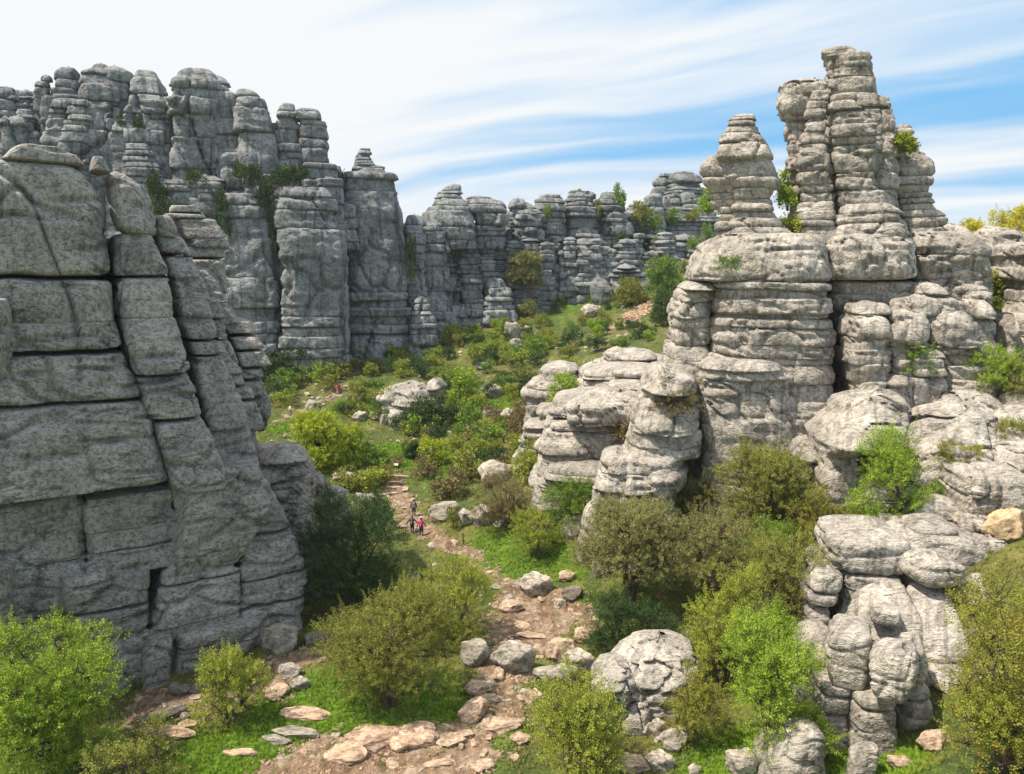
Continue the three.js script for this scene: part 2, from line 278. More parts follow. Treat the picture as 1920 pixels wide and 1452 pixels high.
function relief(x, y, z, o) { // outward displacement of the worn face in metres
  const k = o.k, X = x * k, Y = y * k, Z = z * k;
  let d = o.wave * (0.60 * N3(X * 0.2, Y * 0.22, Z * 0.2) + 0.26 * N3(X * 0.62, Y * 0.75, Z * 0.62)) + (0.4 + 0.6 * o.wave) * 0.12 * N3(X * 1.7, Y * 2.3, Z * 1.7) + 0.065 * N3(X * 4.1, Y * 5.6, Z * 4.1);
  d += o.flute * 0.085 * N3(X * 2.0, Y * 0.2, Z * 2.0);                                            // rain flutes
  const lv = Y * 2.3 + 0.8 * N3(X * 0.3, Y * 0.4, Z * 0.3) + o.phase * 3, lf = lv - Math.floor(lv), lg = sstep(0.0, 0.3, N3(X * 0.22 + 5, Y * 0.5, Z * 0.22));
  d += o.lam * lg * (0.11 * (lf - 0.5) - 0.10 * sstep(0.84, 0.97, lf));                              // thin laminae
  d -= 0.16 * Math.max(0, 0.16 - Math.abs(N3(X * 0.8 + 3, Y * 1.1, Z * 0.8))) * 5 * o.crag;             // crazed hollows
  const wx = 0.5 * N3(X * 0.5, Y * 0.5, Z * 0.5), b = blocks((X + wx) * o.cw, (Y + 0.35 * wx) * o.ch, (Z + wx) * o.cw), nc = sstep(-0.25, 0.2, N3(X * 0.17 + 9, Y * 0.3, Z * 0.17));
  d += o.block * (0.30 * b[0] * (0.35 + 0.65 * nc) - 0.60 * sstep(0.085, 0.015, b[1]) * nc);            // jointed blocks
  const v = Y * o.bed + 0.45 * N3(X * 0.13, Y * 0.2, Z * 0.13) + o.phase, f = Math.floor(v), fr = v - f;   // bedding planes inside the block
  const gate = N3(X * 0.2 + f * 7.31, f * 3.17, Z * 0.2 + f * 1.7);
  d -= o.bedDepth * (sstep(0.82, 0.93, fr) - sstep(0.95, 1.0, fr) * 0.6) * sstep(-0.02, 0.25, gate);
  d += o.bedDepth * 0.6 * N3(f * 5.3 + 0.5, X * 0.06, Z * 0.06 + 2.5);                               // beds stand in or out
  const p = N3(X * 0.42, Y * 1.9 + 4, Z * 0.42); d -= o.pit * Math.max(0, p - 0.30) * 1.7;            // lens shaped hollows
  const c = Math.abs(N3(X * 0.19 + 20, Y * 0.07, Z * 0.19)); d -= o.joint * 0.7 * sstep(0.026, 0.004, c) * sstep(-0.1, 0.2, N3(X * 0.1, Y * 0.1 + 9, Z * 0.1));   // upright cracks
  return d * o.amp / k;
}
// one bed of rock. sec(y) gives the middle and half width; all metres
function bedGeometry(o) {
  const R = rng(o.seed), H = o.y1 - o.y0, mid = o.sec((o.y0 + o.y1) / 2), hw = mid[1], ratio = Math.max(0.12, Math.min(8, o.hd ? o.hd / hw : o.dr));
  const n0 = footprint(o.e, ratio, 60).wlen * hw, nA = Math.max(22, Math.min(o.most ?? 260, Math.round(n0 / o.res))), nS = Math.max(5, Math.min(70, Math.round(H / o.res) + 3)), nC = Math.max(3, Math.min(14, Math.round(Math.min(hw, hw * ratio) / o.res * 0.35)));
  const fp = footprint(o.e, ratio, nA), cy = Math.cos(o.yaw), sy = Math.sin(o.yaw), lowExtra = o.lap;
  const pos = [], uv = [], col = [], idx = [], tmp = [0, 0, 0], ou = R() * 40, ov = R() * 40, jx = (R() - 0.5) * 2 * o.jit, jz = (R() - 0.5) * 2 * o.jit, js = 1 + (R() - 0.5) * 2 * o.jits;
  const m0 = o.sharp + R() * 2.6, m1 = o.sharp * 0.9 + R() * 2.4, tiltX = (R() - 0.5) * o.tilt + (o.dipx ?? 0), tiltZ = (R() - 0.5) * o.tilt * 0.6 + (o.dipz ?? 0);
  const ro = { ...o, phase: R() * 10 }, bx = o.base.x, by = o.base.y, bz = o.base.z;
  const put = (i, t, shrink, ylift, cap) => {
    const y = o.y0 - lowExtra + (H + lowExtra) * t, s = o.sec(y), p = fp.pts[i], q = fp.nrm[i];
    const e = Math.abs(2 * t - 1), g = t < 0.5 ? o.g0 : o.g1, m = t < 0.5 ? m0 : m1;
    const ins = g * (1 - Math.pow(Math.max(0, 1 - Math.pow(e, m)), 1 / m));
    const w = s[1] * js, hd = w * ratio, fx = Math.max(0.08, 1 - ins / Math.max(0.3, w)), fz = Math.max(0.08, 1 - ins / Math.max(0.3, hd));
    let lx = p[0] * w * fx * shrink, lz = p[1] * w * fz * shrink + (o.front ? -hd : 0);
    let wx = s[0] + jx + lx * cy + lz * sy, wz = s[2] + jz - lx * sy + lz * cy, wy = y + ylift;
    wy += (wx - s[0]) * tiltX + (wz - s[2]) * tiltZ;
    if (!cap) { const nx = q[0] * cy + q[1] * sy, nz = -q[0] * sy + q[1] * cy, d = relief(wx, wy, wz, ro); wx += nx * d; wz += nz * d; wy += 0.10 * N3(wx * 0.5, wy * 0.3, wz * 0.5) * Math.min(1, H); }
    else { const nx = q[0] * cy + q[1] * sy, nz = -q[0] * sy + q[1] * cy, edge = Math.pow(shrink, 6), d = relief(wx, wy, wz, ro) * edge; wx += nx * d; wz += nz * d; wy += 0.10 * N3(wx * 0.5, wy * 0.3, wz * 0.5) * Math.min(1, H) + (1 - edge) * (0.3 * N3(wx * 0.5 * o.k, 7, wz * 0.5 * o.k) + 0.16 * N3(wx * 1.6 * o.k, 3, wz * 1.6 * o.k)) * o.amp * Math.min(1, H) / o.k; }
    rockColor(wx, wy, wz, o.kind, o.k, tmp); col.push(tmp[0] * o.tint, tmp[1] * o.tint, tmp[2] * o.tint);
    pos.push(wx - bx, wy - by, wz - bz);
    const rx = wx * cy - wz * sy, rz = wx * sy + wz * cy; uv.push(rx + o.shear * rz + ou, wy - rz + ov);
  };
  const row = (t, sh, yl, cap) => { for (let i = 0; i <= nA; i++) put(i, t, sh, yl, cap); };
  let rows = 0; const link = (a, b) => { for (let i = 0; i < nA; i++) { const p = a * (nA + 1) + i, q = b * (nA + 1) + i; idx.push(p, p + 1, q, q, p + 1, q + 1); } };
  row(0, 0.02, 0, true); row(0, 0.6, 0, true); row(0, 1, 0, true); link(1, 0); link(2, 1); rows = 3;
  const s0 = rows;
  for (let k = 0; k <= nS; k++) { const u = k / nS, t = u + 0.055 * -Math.sin(u * 2 * Math.PI); row(t, 1, 0, false); if (k) link(rows, rows - 1); rows++; }
  const top = rows - 1, c0 = rows, dome = o.dome * Math.min(hw, hw * ratio);
  for (let k = 0; k <= nC; k++) { const sh = Math.max(0.01, 1 - k / nC); row(1, sh, dome * (1 - sh * sh), true); if (k) link(rows, rows - 1); rows++; }
  const g = geom(pos, idx, uv, col), nr = g.attributes.normal;
  const weld = (a, b) => { const x = nr.getX(a) + nr.getX(b), y = nr.getY(a) + nr.getY(b), z = nr.getZ(a) + nr.getZ(b), l = Math.hypot(x, y, z) || 1; nr.setXYZ(a, x / l, y / l, z / l); nr.setXYZ(b, x / l, y / l, z / l); };
  for (let i = 0; i <= nA; i++) { weld(top * (nA + 1) + i, c0 * (nA + 1) + i); weld(2 * (nA + 1) + i, s0 * (nA + 1) + i); }
  for (let r = 0; r < rows; r++) weld(r * (nA + 1), r * (nA + 1) + nA);
  return g;
}
let rockSeed = 100;
const KIND = {
  pale: { wave: 1, k: 1, amp: 0.70, bed: 0.75, bedDepth: 0.30, pit: 0.6, joint: 0.8, flute: 1.3, block: 1.0, cw: 0.40, ch: 0.70, lam: 0.9, crag: 0.5 }, grey: { wave: 0.42, k: 1, amp: 0.55, bed: 0.42, bedDepth: 0.30, pit: 1.3, joint: 1.0, flute: 0.2, block: 0.95, cw: 0.21, ch: 0.30, lam: 0.2, crag: 0.22 },
  far: { wave: 0.85, k: 0.42, amp: 0.72, bed: 0.6, bedDepth: 0.2, pit: 0.4, joint: 1.5, flute: 1.4, block: 0.8, cw: 0.40, ch: 0.30, lam: 0.8, crag: 0.9 },
};
// a column of beds. rows: outline [y pixel, left x, right x] top to bottom at distance d; cuts: y pixels of the bedding gaps, or { min, max } in metres
function column(parent, base, name, o) {
  const kind = o.kind ?? 'pale', R = rng(++rockSeed * 7), d = o.d;
  const yaw = o.yaw ?? 0, cY = Math.cos(yaw), sY = Math.sin(yaw);
  const S = o.rows.map(([py, xl, xr, dd]) => { const D = dd ?? d, a = at(xl, py, D), b = at(xr, py, D), w = (b.x - a.x) / 2;
    if (o.front) { const sl = a.x / D, sr = b.x / D, h = D * (sr - sl) / (2 * cY - sY * (sr + sl)); return [a.y, (sl * (D - h * sY) + sr * (D + h * sY)) / 2, h, -D]; }
    return [a.y, (a.x + b.x) / 2, Math.max(0.15, w), -D]; });
  { // a column that ends just above the ground is rooted in it
    const L = S[S.length - 1], hd = o.hd ?? L[2] * (o.dr ?? 0.85); let lo = 99;
    for (let a = 0; a < 8; a++) { const c = Math.cos(a * 0.785), q = Math.sin(a * 0.785); lo = Math.min(lo, ground(L[1] + c * L[2] * 0.8, L[3] + q * hd * 0.8 - (o.front ? hd : 0))); }
    const gap = L[0] - (lo - 0.6); if (gap > 0 && gap < (o.root ?? 7)) S.push([lo - 0.6, L[1], L[2] * (1 + 0.02 * gap), L[3]]);
  }
  const sec = (y) => { let i = 0; while (i < S.length - 2 && y < S[i + 1][0]) i++; const a = S[i], b = S[i + 1], t = Math.max(0, Math.min(1, (a[0] - y) / (a[0] - b[0] + 1e-6))); return [lerp(a[1], b[1], t), lerp(a[2], b[2], t), lerp(a[3], b[3], t)]; };
  const yT = S[0][0], yB = S[S.length - 1][0]; let ys = [yT];
  if (Array.isArray(o.cuts)) for (const c of o.cuts) ys.push(at(960, c, d).y);
  else if (o.cuts) { let y = yT; for (;;) { y -= lerp(o.cuts.min, o.cuts.max, Math.pow(R(), 1.4)) * (0.5 + 0.9 * Math.min(1, (yT - y) / 18)); if (y < yB + o.cuts.min * 0.7) break; ys.push(y); } }
  ys.push(yB); if (o.fine) { const out = [ys[0]]; for (let i = 1; i < ys.length; i++) { let y = ys[i - 1]; while (y - ys[i] > o.fine * 1.7) { y -= o.fine * (0.6 + 0.8 * R()); out.push(y); } out.push(ys[i]); } ys = out; }
  const P = KIND[kind], px = d / 777 / (kind === 'far' ? 1 : 1), g = thing0(parent, name, new THREE.Vector3(sec(yB)[0], yB, -d), base);
  const gb = { x: g.userData.w.x, y: g.userData.w.y, z: g.userData.w.z }, w0 = g.userData.w; delete g.userData.w;
  const gv = () => (o.groove ?? 0.55) * (0.55 + 0.9 * R());
  let gTop = o.topRound ?? 1.2;
  for (let i = 0; i + 1 < ys.length; i++) {
    const H = ys[i] - ys[i + 1], g1 = Math.min(gTop, H * 0.9 + 0.15), gn = i + 2 < ys.length ? gv() : (o.footRound ?? 0.4), g0 = Math.min(gn, H * 0.7 + 0.1);
    mesh('rock_layer', bedGeometry({ ...P, kind, y1: ys[i], y0: ys[i + 1], sec, e: o.e ?? 2.8, dr: o.dr ?? 0.85, hd: o.hd, yaw: o.yaw ?? 0, front: o.front, g0, g1, lap: i + 2 < ys.length ? (o.gap && R() < 0.55 ? -Math.min(H * 0.15, o.gap * (0.15 + R())) : Math.min(0.25, H * 0.25)) : 0, jit: o.jit ?? 0.25, jits: (o.jits ?? 0.035) * 1.35, tilt: o.tilt ?? 0.05, dipx: o.dipx, dipz: o.dipz, dome: o.dome ?? (i ? 0.04 : 0.12), sharp: o.sharp ?? 2.2, shear: o.shear ?? (kind === 'pale' ? 0.3 : -0.3), res: (o.res ?? 1.55) * px, seed: rockSeed * 131 + i * 17, tint: (o.tint ?? 1) * (0.94 + 0.12 * R()), base: w0, amp: (o.amp ?? 1) * P.amp * Math.min(1, 0.35 + H / 3.5) * Math.min(1, 0.3 + sec((ys[i] + ys[i + 1]) / 2)[1] * P.k / 2.6), bedDepth: (o.bedDepth ?? 1) * P.bedDepth, crag: P.crag * (o.crag ?? 1), block: P.block * (o.block ?? 1), joint: P.joint * (o.joint ?? 1), lam: P.lam * (o.lam ?? 1), most: o.most }), M[kind], g);
    gTop = gn;
  }
  return g;
}
function thing0(parent, name, w, base) { // a column: a part of its formation (base = the formation's own place), or a thing of its own
  const g = new THREE.Group(); g.name = parent ? name : numbered(name); g.position.copy(w); if (parent) g.position.sub(base); (parent ?? scene).add(g); g.userData.w = w.clone(); return g;
}
function formation(name, label, category, px, py, d, cols, group) {
  const base = at(px, py, d), g = thing(name, label, category, base, group);
  for (const c of cols) column(g, base, c.part ?? 'rock_column', c);
  return g;
}
// ------------------------------------------------------------------ the near cliff on the left
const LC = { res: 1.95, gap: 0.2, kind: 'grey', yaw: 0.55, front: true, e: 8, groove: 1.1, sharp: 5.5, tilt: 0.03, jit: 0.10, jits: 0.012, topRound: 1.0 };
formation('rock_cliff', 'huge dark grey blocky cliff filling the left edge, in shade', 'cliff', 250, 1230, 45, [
  { ...LC, d: 43, hd: 7, rows: [[298, -60, 150], [330, -90, 180], [380, -120, 203], [500, -140, 216], [600, -150, 222], [690, -150, 245], [790, -160, 292], [935, -170, 335]], cuts: [524, 604, 668, 766], topRound: 1.6, groove: 1.0 },
  { ...LC, d: 43.3, hd: 4.5, rows: [[269, 45, 112], [282, 15, 148], [303, -8, 166]], cuts: [], groove: 0.3, topRound: 1.5, dome: 0.05 },
  { ...LC, d: 46.3, hd: 2.8, yaw: 0.35, rows: [[318, 192, 236], [345, 188, 264], [395, 196, 282], [440, 208, 288]], cuts: [], topRound: 0.9, footRound: 0.7, e: 3.6, sharp: 2.4, amp: 0.8 },
  { ...LC, d: 44.8, hd: 1.2, rows: [[291, 170, 192], [321, 166, 208]], cuts: [], e: 3, topRound: 0.4 },
  { ...LC, d: 46.8, hd: 6, rows: [[436, 215, 288], [520, 216, 326], [590, 222, 332], [700, 252, 362], [800, 285, 388], [925, 330, 442]], cuts: [521, 592, 706, 792], groove: 0.5 },
  { ...LC, d: 50.3, hd: 5, rows: [[402, 282, 328], [418, 280, 338], [446, 281, 345]], cuts: [], e: 3, topRound: 0.8, footRound: 0.7 },
  { ...LC, d: 51, hd: 5, rows: [[440, 288, 342], [500, 305, 372], [590, 335, 405], [680, 368, 432], [790, 388, 470], [895, 390, 492]], cuts: [480, 515, 560, 592, 640, 668, 740, 800], groove: 0.6, jit: 0.25, jits: 0.05 },
  { ...LC, d: 55, hd: 4, yaw: 0.4, rows: [[383, 326, 380], [401, 320, 396], [450, 338, 422], [482, 342, 425], [545, 344, 434], [590, 385, 452], [640, 422, 478], [690, 440, 505], [745, 442, 515]], cuts: [400, 408, 444, 462, 486, 546, 574, 604, 632, 660, 692, 714], groove: 0.7, jit: 0.45, jits: 0.09 },
  { ...LC, d: 55.5, hd: 3, yaw: 0.4, rows: [[742, 450, 512], [780, 478, 514], [812, 480, 505]], cuts: [], groove: 0.4 },
  { ...LC, d: 53, hd: 4, rows: [[560, 372, 412], [640, 380, 440], [740, 400, 476], [800, 412, 498], [852, 416, 505]], cuts: [600, 640, 700, 730, 756, 806], groove: 0.6, jit: 0.3, jits: 0.06 },
  { ...LC, d: 52, hd: 2.2, rows: [[706, 400, 424], [760, 398, 432], [800, 390, 436]], cuts: [730], e: 3, groove: 0.35 },
  { ...LC, d: 43.5, hd: 6, e: 12, rows: [[945, -160, 166], [1075, -170, 168], [1330, -200, 200]], cuts: [1062, 1180], groove: 0.45 },
  { ...LC, d: 46.5, hd: 5, e: 12, rows: [[925, 152, 340], [1010, 160, 345], [1075, 162, 345]], cuts: [985, 1030], groove: 0.3 },
  { ...LC, d: 45.5, hd: 5, e: 12, rows: [[1070, 120, 288], [1180, 130, 290], [1265, 150, 282]], cuts: [1150], groove: 0.3 },
  { ...LC, d: 48.0, hd: 5, e: 12, rows: [[882, 332, 486], [960, 330, 515], [1045, 328, 470], [1070, 300, 455], [1190, 272, 455]], cuts: [952, 1032, 1092, 1160], groove: 0.35 },
  { ...LC, d: 50.6, hd: 4, rows: [[900, 460, 500], [985, 440, 546], [1050, 440, 572], [1100, 448, 584], [1170, 452, 576]], cuts: [1008, 1086, 1108, 1136], groove: 0.45 },
  { ...LC, d: 45.3, hd: 3, rows: [[1205, 275, 330], [1240, 268, 320], [1265, 270, 316]], cuts: [], groove: 0.3 },
  { ...LC, d: 48, hd: 3, rows: [[1180, 330, 500], [1250, 320, 480]], cuts: [1212], groove: 0.5 },
  { ...LC, d: 40.5, hd: 4, rows: [[560, -90, 18], [660, -100, 22], [740, -100, 0]], cuts: [650], e: 3, groove: 0.5 },
  { ...LC, res: 6, d: 50.5, hd: 4, rows: [[350, -100, 150], [500, -100, 230], [700, -100, 262], [950, -100, 290], [1250, -100, 290]], cuts: [600, 900], groove: 0.4 },
  { ...LC, res: 6, d: 38, hd: 8, rows: [[310, -640, -190], [420, -700, -170], [700, -720, -150], [1300, -740, -140]], cuts: [500, 640, 800, 960, 1100], topRound: 1.6 },
  { ...LC, d: 41, hd: 4, rows: [[1075, -90, 28], [1190, -90, 30]], cuts: [1130], e: 3, groove: 0.4 },
]);
formation('rock_outcrop', 'low pile of pale broken ledges at the right foot of the dark cliff', 'rock', 540, 985, 60, [
  { kind: 'pale', tint: 0.86, d: 60, hd: 3, yaw: 0.4, e: 3.4, rows: [[836, 500, 556], [850, 470, 575], [900, 462, 590], [985, 440, 585]], cuts: [850, 872, 902, 935], groove: 0.5, jit: 0.3, jits: 0.06 },
  { kind: 'pale', tint: 0.86, d: 58.5, hd: 2.4, yaw: 0.4, e: 3.2, rows: [[858, 465, 520], [900, 455, 560], [965, 470, 545]], cuts: [885, 905, 935], groove: 0.45, jit: 0.25 },
  { kind: 'pale', tint: 0.86, d: 59, hd: 2, rows: [[862, 535, 575], [895, 530, 585], [1000, 540, 600]], cuts: [880, 915, 950], groove: 0.4 },
  { kind: 'pale', tint: 0.86, d: 61, hd: 1.2, rows: [[886, 585, 605], [905, 568, 610], [925, 580, 606]], cuts: [], e: 2.2, topRound: 0.6, footRound: 0.5 },
  { kind: 'pale', tint: 0.86, d: 61, hd: 2, rows: [[912, 600, 630], [930, 592, 650], [965, 590, 650]], cuts: [938], groove: 0.3 },
  { kind: 'pale', tint: 0.86, d: 60, hd: 2, rows: [[968, 470, 530], [1010, 500, 560], [1090, 520, 585]], cuts: [1005, 1040], groove: 0.4 },
]);

// ------------------------------------------------------------------ the great grey wall behind
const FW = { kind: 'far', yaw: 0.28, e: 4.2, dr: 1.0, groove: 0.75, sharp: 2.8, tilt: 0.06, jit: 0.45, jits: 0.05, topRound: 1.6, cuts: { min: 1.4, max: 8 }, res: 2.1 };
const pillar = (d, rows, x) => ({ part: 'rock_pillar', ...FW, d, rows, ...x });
// buttresses that fill a wall below its skyline [x, y]
function fillers(seed, line, x0, x1, step, drop, bottom, d0, d1, x) {
  const R = rng(seed), out = []; const sky = (v) => { let i = 0; while (i < line.length - 2 && v > line[i + 1][0]) i++; const [a, b] = line[i], [c, e] = line[i + 1]; return lerp(b, e, Math.max(0, Math.min(1, (v - a) / (c - a)))); };
  for (let v = x0; v < x1;) { const w = step * (0.55 + 0.9 * R()), c = v + w / 2, top = Math.max(sky(v), sky(c), sky(v + w)) + drop * (0.15 + R()), s = w * (0.36 + 0.22 * R()), n = s * (0.5 + 0.4 * R()), h = bottom - top; out.push(pillar(lerp(d0, d1, (c - x0) / (x1 - x0)) + 3 * R(), [[top, c - n, c + n], [top + h * 0.06, c - s * 0.9, c + s * 0.9], [top + h * 0.4, c - s, c + s * 1.05], [bottom, c - s * 1.2, c + s * 1.2]], { cuts: { min: 1.2 + 2 * R(), max: 5 + 8 * R() }, ...x })); v += w * 0.72; }
  return out;
}
const skyA = [[-20, 175], [60, 205], [75, 150], [145, 135], [160, 150], [190, 128], [245, 145], [265, 140], [320, 195], [332, 165], [350, 138], [400, 148], [448, 215], [460, 176], [510, 228], [535, 202], [556, 232], [575, 212], [615, 244], [636, 335]], skyB = [[780, 425], [836, 352], [880, 376], [960, 380], [1012, 370], [1068, 362], [1122, 364], [1178, 388], [1225, 345], [1300, 335], [1340, 405]];
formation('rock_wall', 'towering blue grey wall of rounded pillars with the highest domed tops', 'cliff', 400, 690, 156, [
  pillar(163, [[262, 150, 600], [280, 120, 625], [420, 100, 635], [700, 100, 640]], { dr: 0.12, e: 4, cuts: { min: 3, max: 8 } }),
  pillar(158, [[165, -10, 30], [180, -18, 36], [250, -20, 42], [420, -30, 46]], { cuts: { min: 1.0, max: 4 } }),
  pillar(154, [[205, 36, 58], [230, 32, 66], [310, 28, 70], [450, 20, 80]], { cuts: { min: 1.0, max: 3.5 } }),
  pillar(160, [[170, 28, 66], [200, 20, 72], [300, 20, 72]], { cuts: { min: 1.0, max: 3.5 } }),
  pillar(156, [[141, 76, 95], [165, 70, 98], [230, 66, 100], [420, 62, 105]], { cuts: { min: 1.2, max: 5 } }),
  pillar(158, [[126, 116, 140], [140, 104, 146], [180, 102, 148], [210, 106, 140], [420, 95, 150]], { cuts: { min: 1.2, max: 5 } }),
  pillar(151, [[188, 100, 124], [230, 90, 130], [300, 80, 135], [460, 70, 140]], { cuts: { min: 1.0, max: 3.5 } }),
  pillar(151, [[188, 138, 162], [230, 126, 172], [300, 118, 180], [460, 110, 185]], { cuts: { min: 1.0, max: 3.5 } }),
  pillar(155, [[119, 184, 203], [131, 180, 208], [140, 164, 218], [165, 158, 228], [250, 150, 240], [480, 150, 250]], {}),
  pillar(156, [[124, 206, 225], [136, 200, 246], [180, 205, 252], [300, 208, 260]], {}),
  pillar(153, [[230, 150, 205], [330, 155, 212], [520, 150, 220]], { cuts: { min: 4, max: 9 } }),
  pillar(153, [[225, 205, 245], [330, 205, 262], [520, 205, 270]], { cuts: { min: 4, max: 9 } }),
  pillar(156, [[131, 254, 284], [143, 250, 290], [155, 245, 300], [200, 246, 316], [260, 258, 326], [480, 260, 332]], { cuts: { min: 1.6, max: 8 } }),
  pillar(152, [[270, 235, 275], [320, 235, 300], [520, 235, 330]], { cuts: { min: 1.2, max: 4 } }),
  pillar(156, [[131, 350, 388], [140, 338, 398], [160, 330, 410], [210, 326, 412], [330, 332, 412], [520, 330, 420]], { cuts: { min: 1.8, max: 10 } }),
  pillar(156.5, [[142, 392, 414], [158, 390, 428], [185, 392, 442], [240, 394, 448], [340, 398, 455], [520, 400, 460]], { cuts: { min: 1.8, max: 9 } }),
  pillar(155, [[168, 452, 474], [180, 448, 490], [205, 444, 502], [235, 446, 510], [340, 452, 518], [520, 450, 520]], { cuts: { min: 3, max: 13 } }),
  pillar(157, [[194, 530, 547], [210, 520, 552], [240, 516, 560], [330, 518, 568], [460, 515, 575]], { cuts: { min: 0.9, max: 4 } }),
  pillar(158, [[205, 560, 595], [216, 556, 604], [250, 562, 614], [300, 566, 624], [345, 565, 634], [460, 560, 636]], { cuts: { min: 1.0, max: 4.5 } }),
  pillar(152, [[322, 268, 300], [340, 262, 318], [480, 255, 325], [640, 250, 330]], { cuts: { min: 1.5, max: 4 } }),
  pillar(151, [[338, 318, 352], [352, 312, 368], [480, 310, 372], [640, 310, 380]], { cuts: { min: 1.5, max: 4 } }),
  pillar(152.5, [[330, 360, 400], [345, 355, 425], [480, 350, 425], [640, 350, 430]], { cuts: { min: 1.5, max: 5 } }),
  pillar(151, [[352, 376, 408], [370, 370, 418], [640, 365, 425]], { cuts: { min: 1.5, max: 5 } }),
  pillar(149, [[362, 420, 478], [400, 412, 500], [480, 408, 512], [620, 405, 520], [700, 395, 528]], { cuts: [385, 410, 520, 575, 600, 622, 640, 660, 680], e: 4, dr: 0.7 }),
  pillar(153, [[345, 470, 530], [400, 480, 530], [700, 490, 540]], { cuts: { min: 3, max: 8 }, dr: 0.6 }),
  pillar(150.5, [[352, 524, 612], [380, 520, 632], [450, 524, 642], [540, 530, 646], [600, 530, 640], [690, 525, 640]], { cuts: [372, 395, 430, 592, 610, 628, 650, 668], e: 4, dr: 0.7 }),
  pillar(155, [[335, 590, 640], [400, 600, 650], [690, 610, 660]], { cuts: { min: 3, max: 8 } }),
  pillar(149, [[430, -330, 430], [500, -340, 432], [760, -350, 430]], { dr: 0.12, e: 5, res: 6, cuts: { min: 2, max: 6 } }), ...fillers(35, [[-460, 230], [0, 185]], -440, -10, 64, 50, 560, 144, 153, { res: 6 }),
  ...fillers(31, skyA, 0, 632, 46, 70, 470, 152, 156, { res: 2.3 }), ...fillers(32, [[380, 350], [650, 350]], 400, 600, 50, 60, 700, 151, 153, { res: 2.3 }),
]);
formation('rock_pinnacle', 'grey pinnacle with a narrow stacked cap, right of the wall gap', 'rock', 700, 620, 164, [
  pillar(172, [[420, 720, 830], [460, 700, 840], [640, 700, 850]], { dr: 0.4, cuts: { min: 2, max: 6 } }),
  pillar(164, [[278, 672, 690], [292, 668, 694], [318, 664, 702], [330, 660, 712]], { cuts: { min: 0.8, max: 1.8 }, groove: 0.6, topRound: 0.8 }),
  pillar(164, [[312, 690, 716], [328, 660, 722]], { cuts: { min: 0.8, max: 1.6 }, groove: 0.5, topRound: 0.8 }),
  pillar(164, [[324, 650, 736], [345, 640, 742], [400, 640, 758], [480, 645, 763], [548, 648, 764], [640, 640, 768]], { cuts: [338, 362, 548, 562, 576, 590, 606, 622], e: 3.6, dr: 0.8 }),
  pillar(161.5, [[400, 646, 690], [470, 645, 705], [545, 650, 700]], { cuts: { min: 5, max: 12 }, e: 3 }),
  pillar(168, [[402, 764, 785], [420, 758, 796], [520, 762, 800], [640, 755, 806]], { cuts: { min: 1.5, max: 6 } }),
  pillar(160, [[620, 640, 660], [650, 640, 664]], { cuts: [], e: 2.4 }),
  pillar(162.5, [[555, 778, 800], [600, 768, 812], [640, 762, 816]], { cuts: { min: 1.2, max: 3 } }),
]);
const RG = { groove: 1.0, cuts: { min: 1.0, max: 5 }, jits: 0.08, jit: 0.6, crag: 1.6, block: 1.5, e: 3.4 };
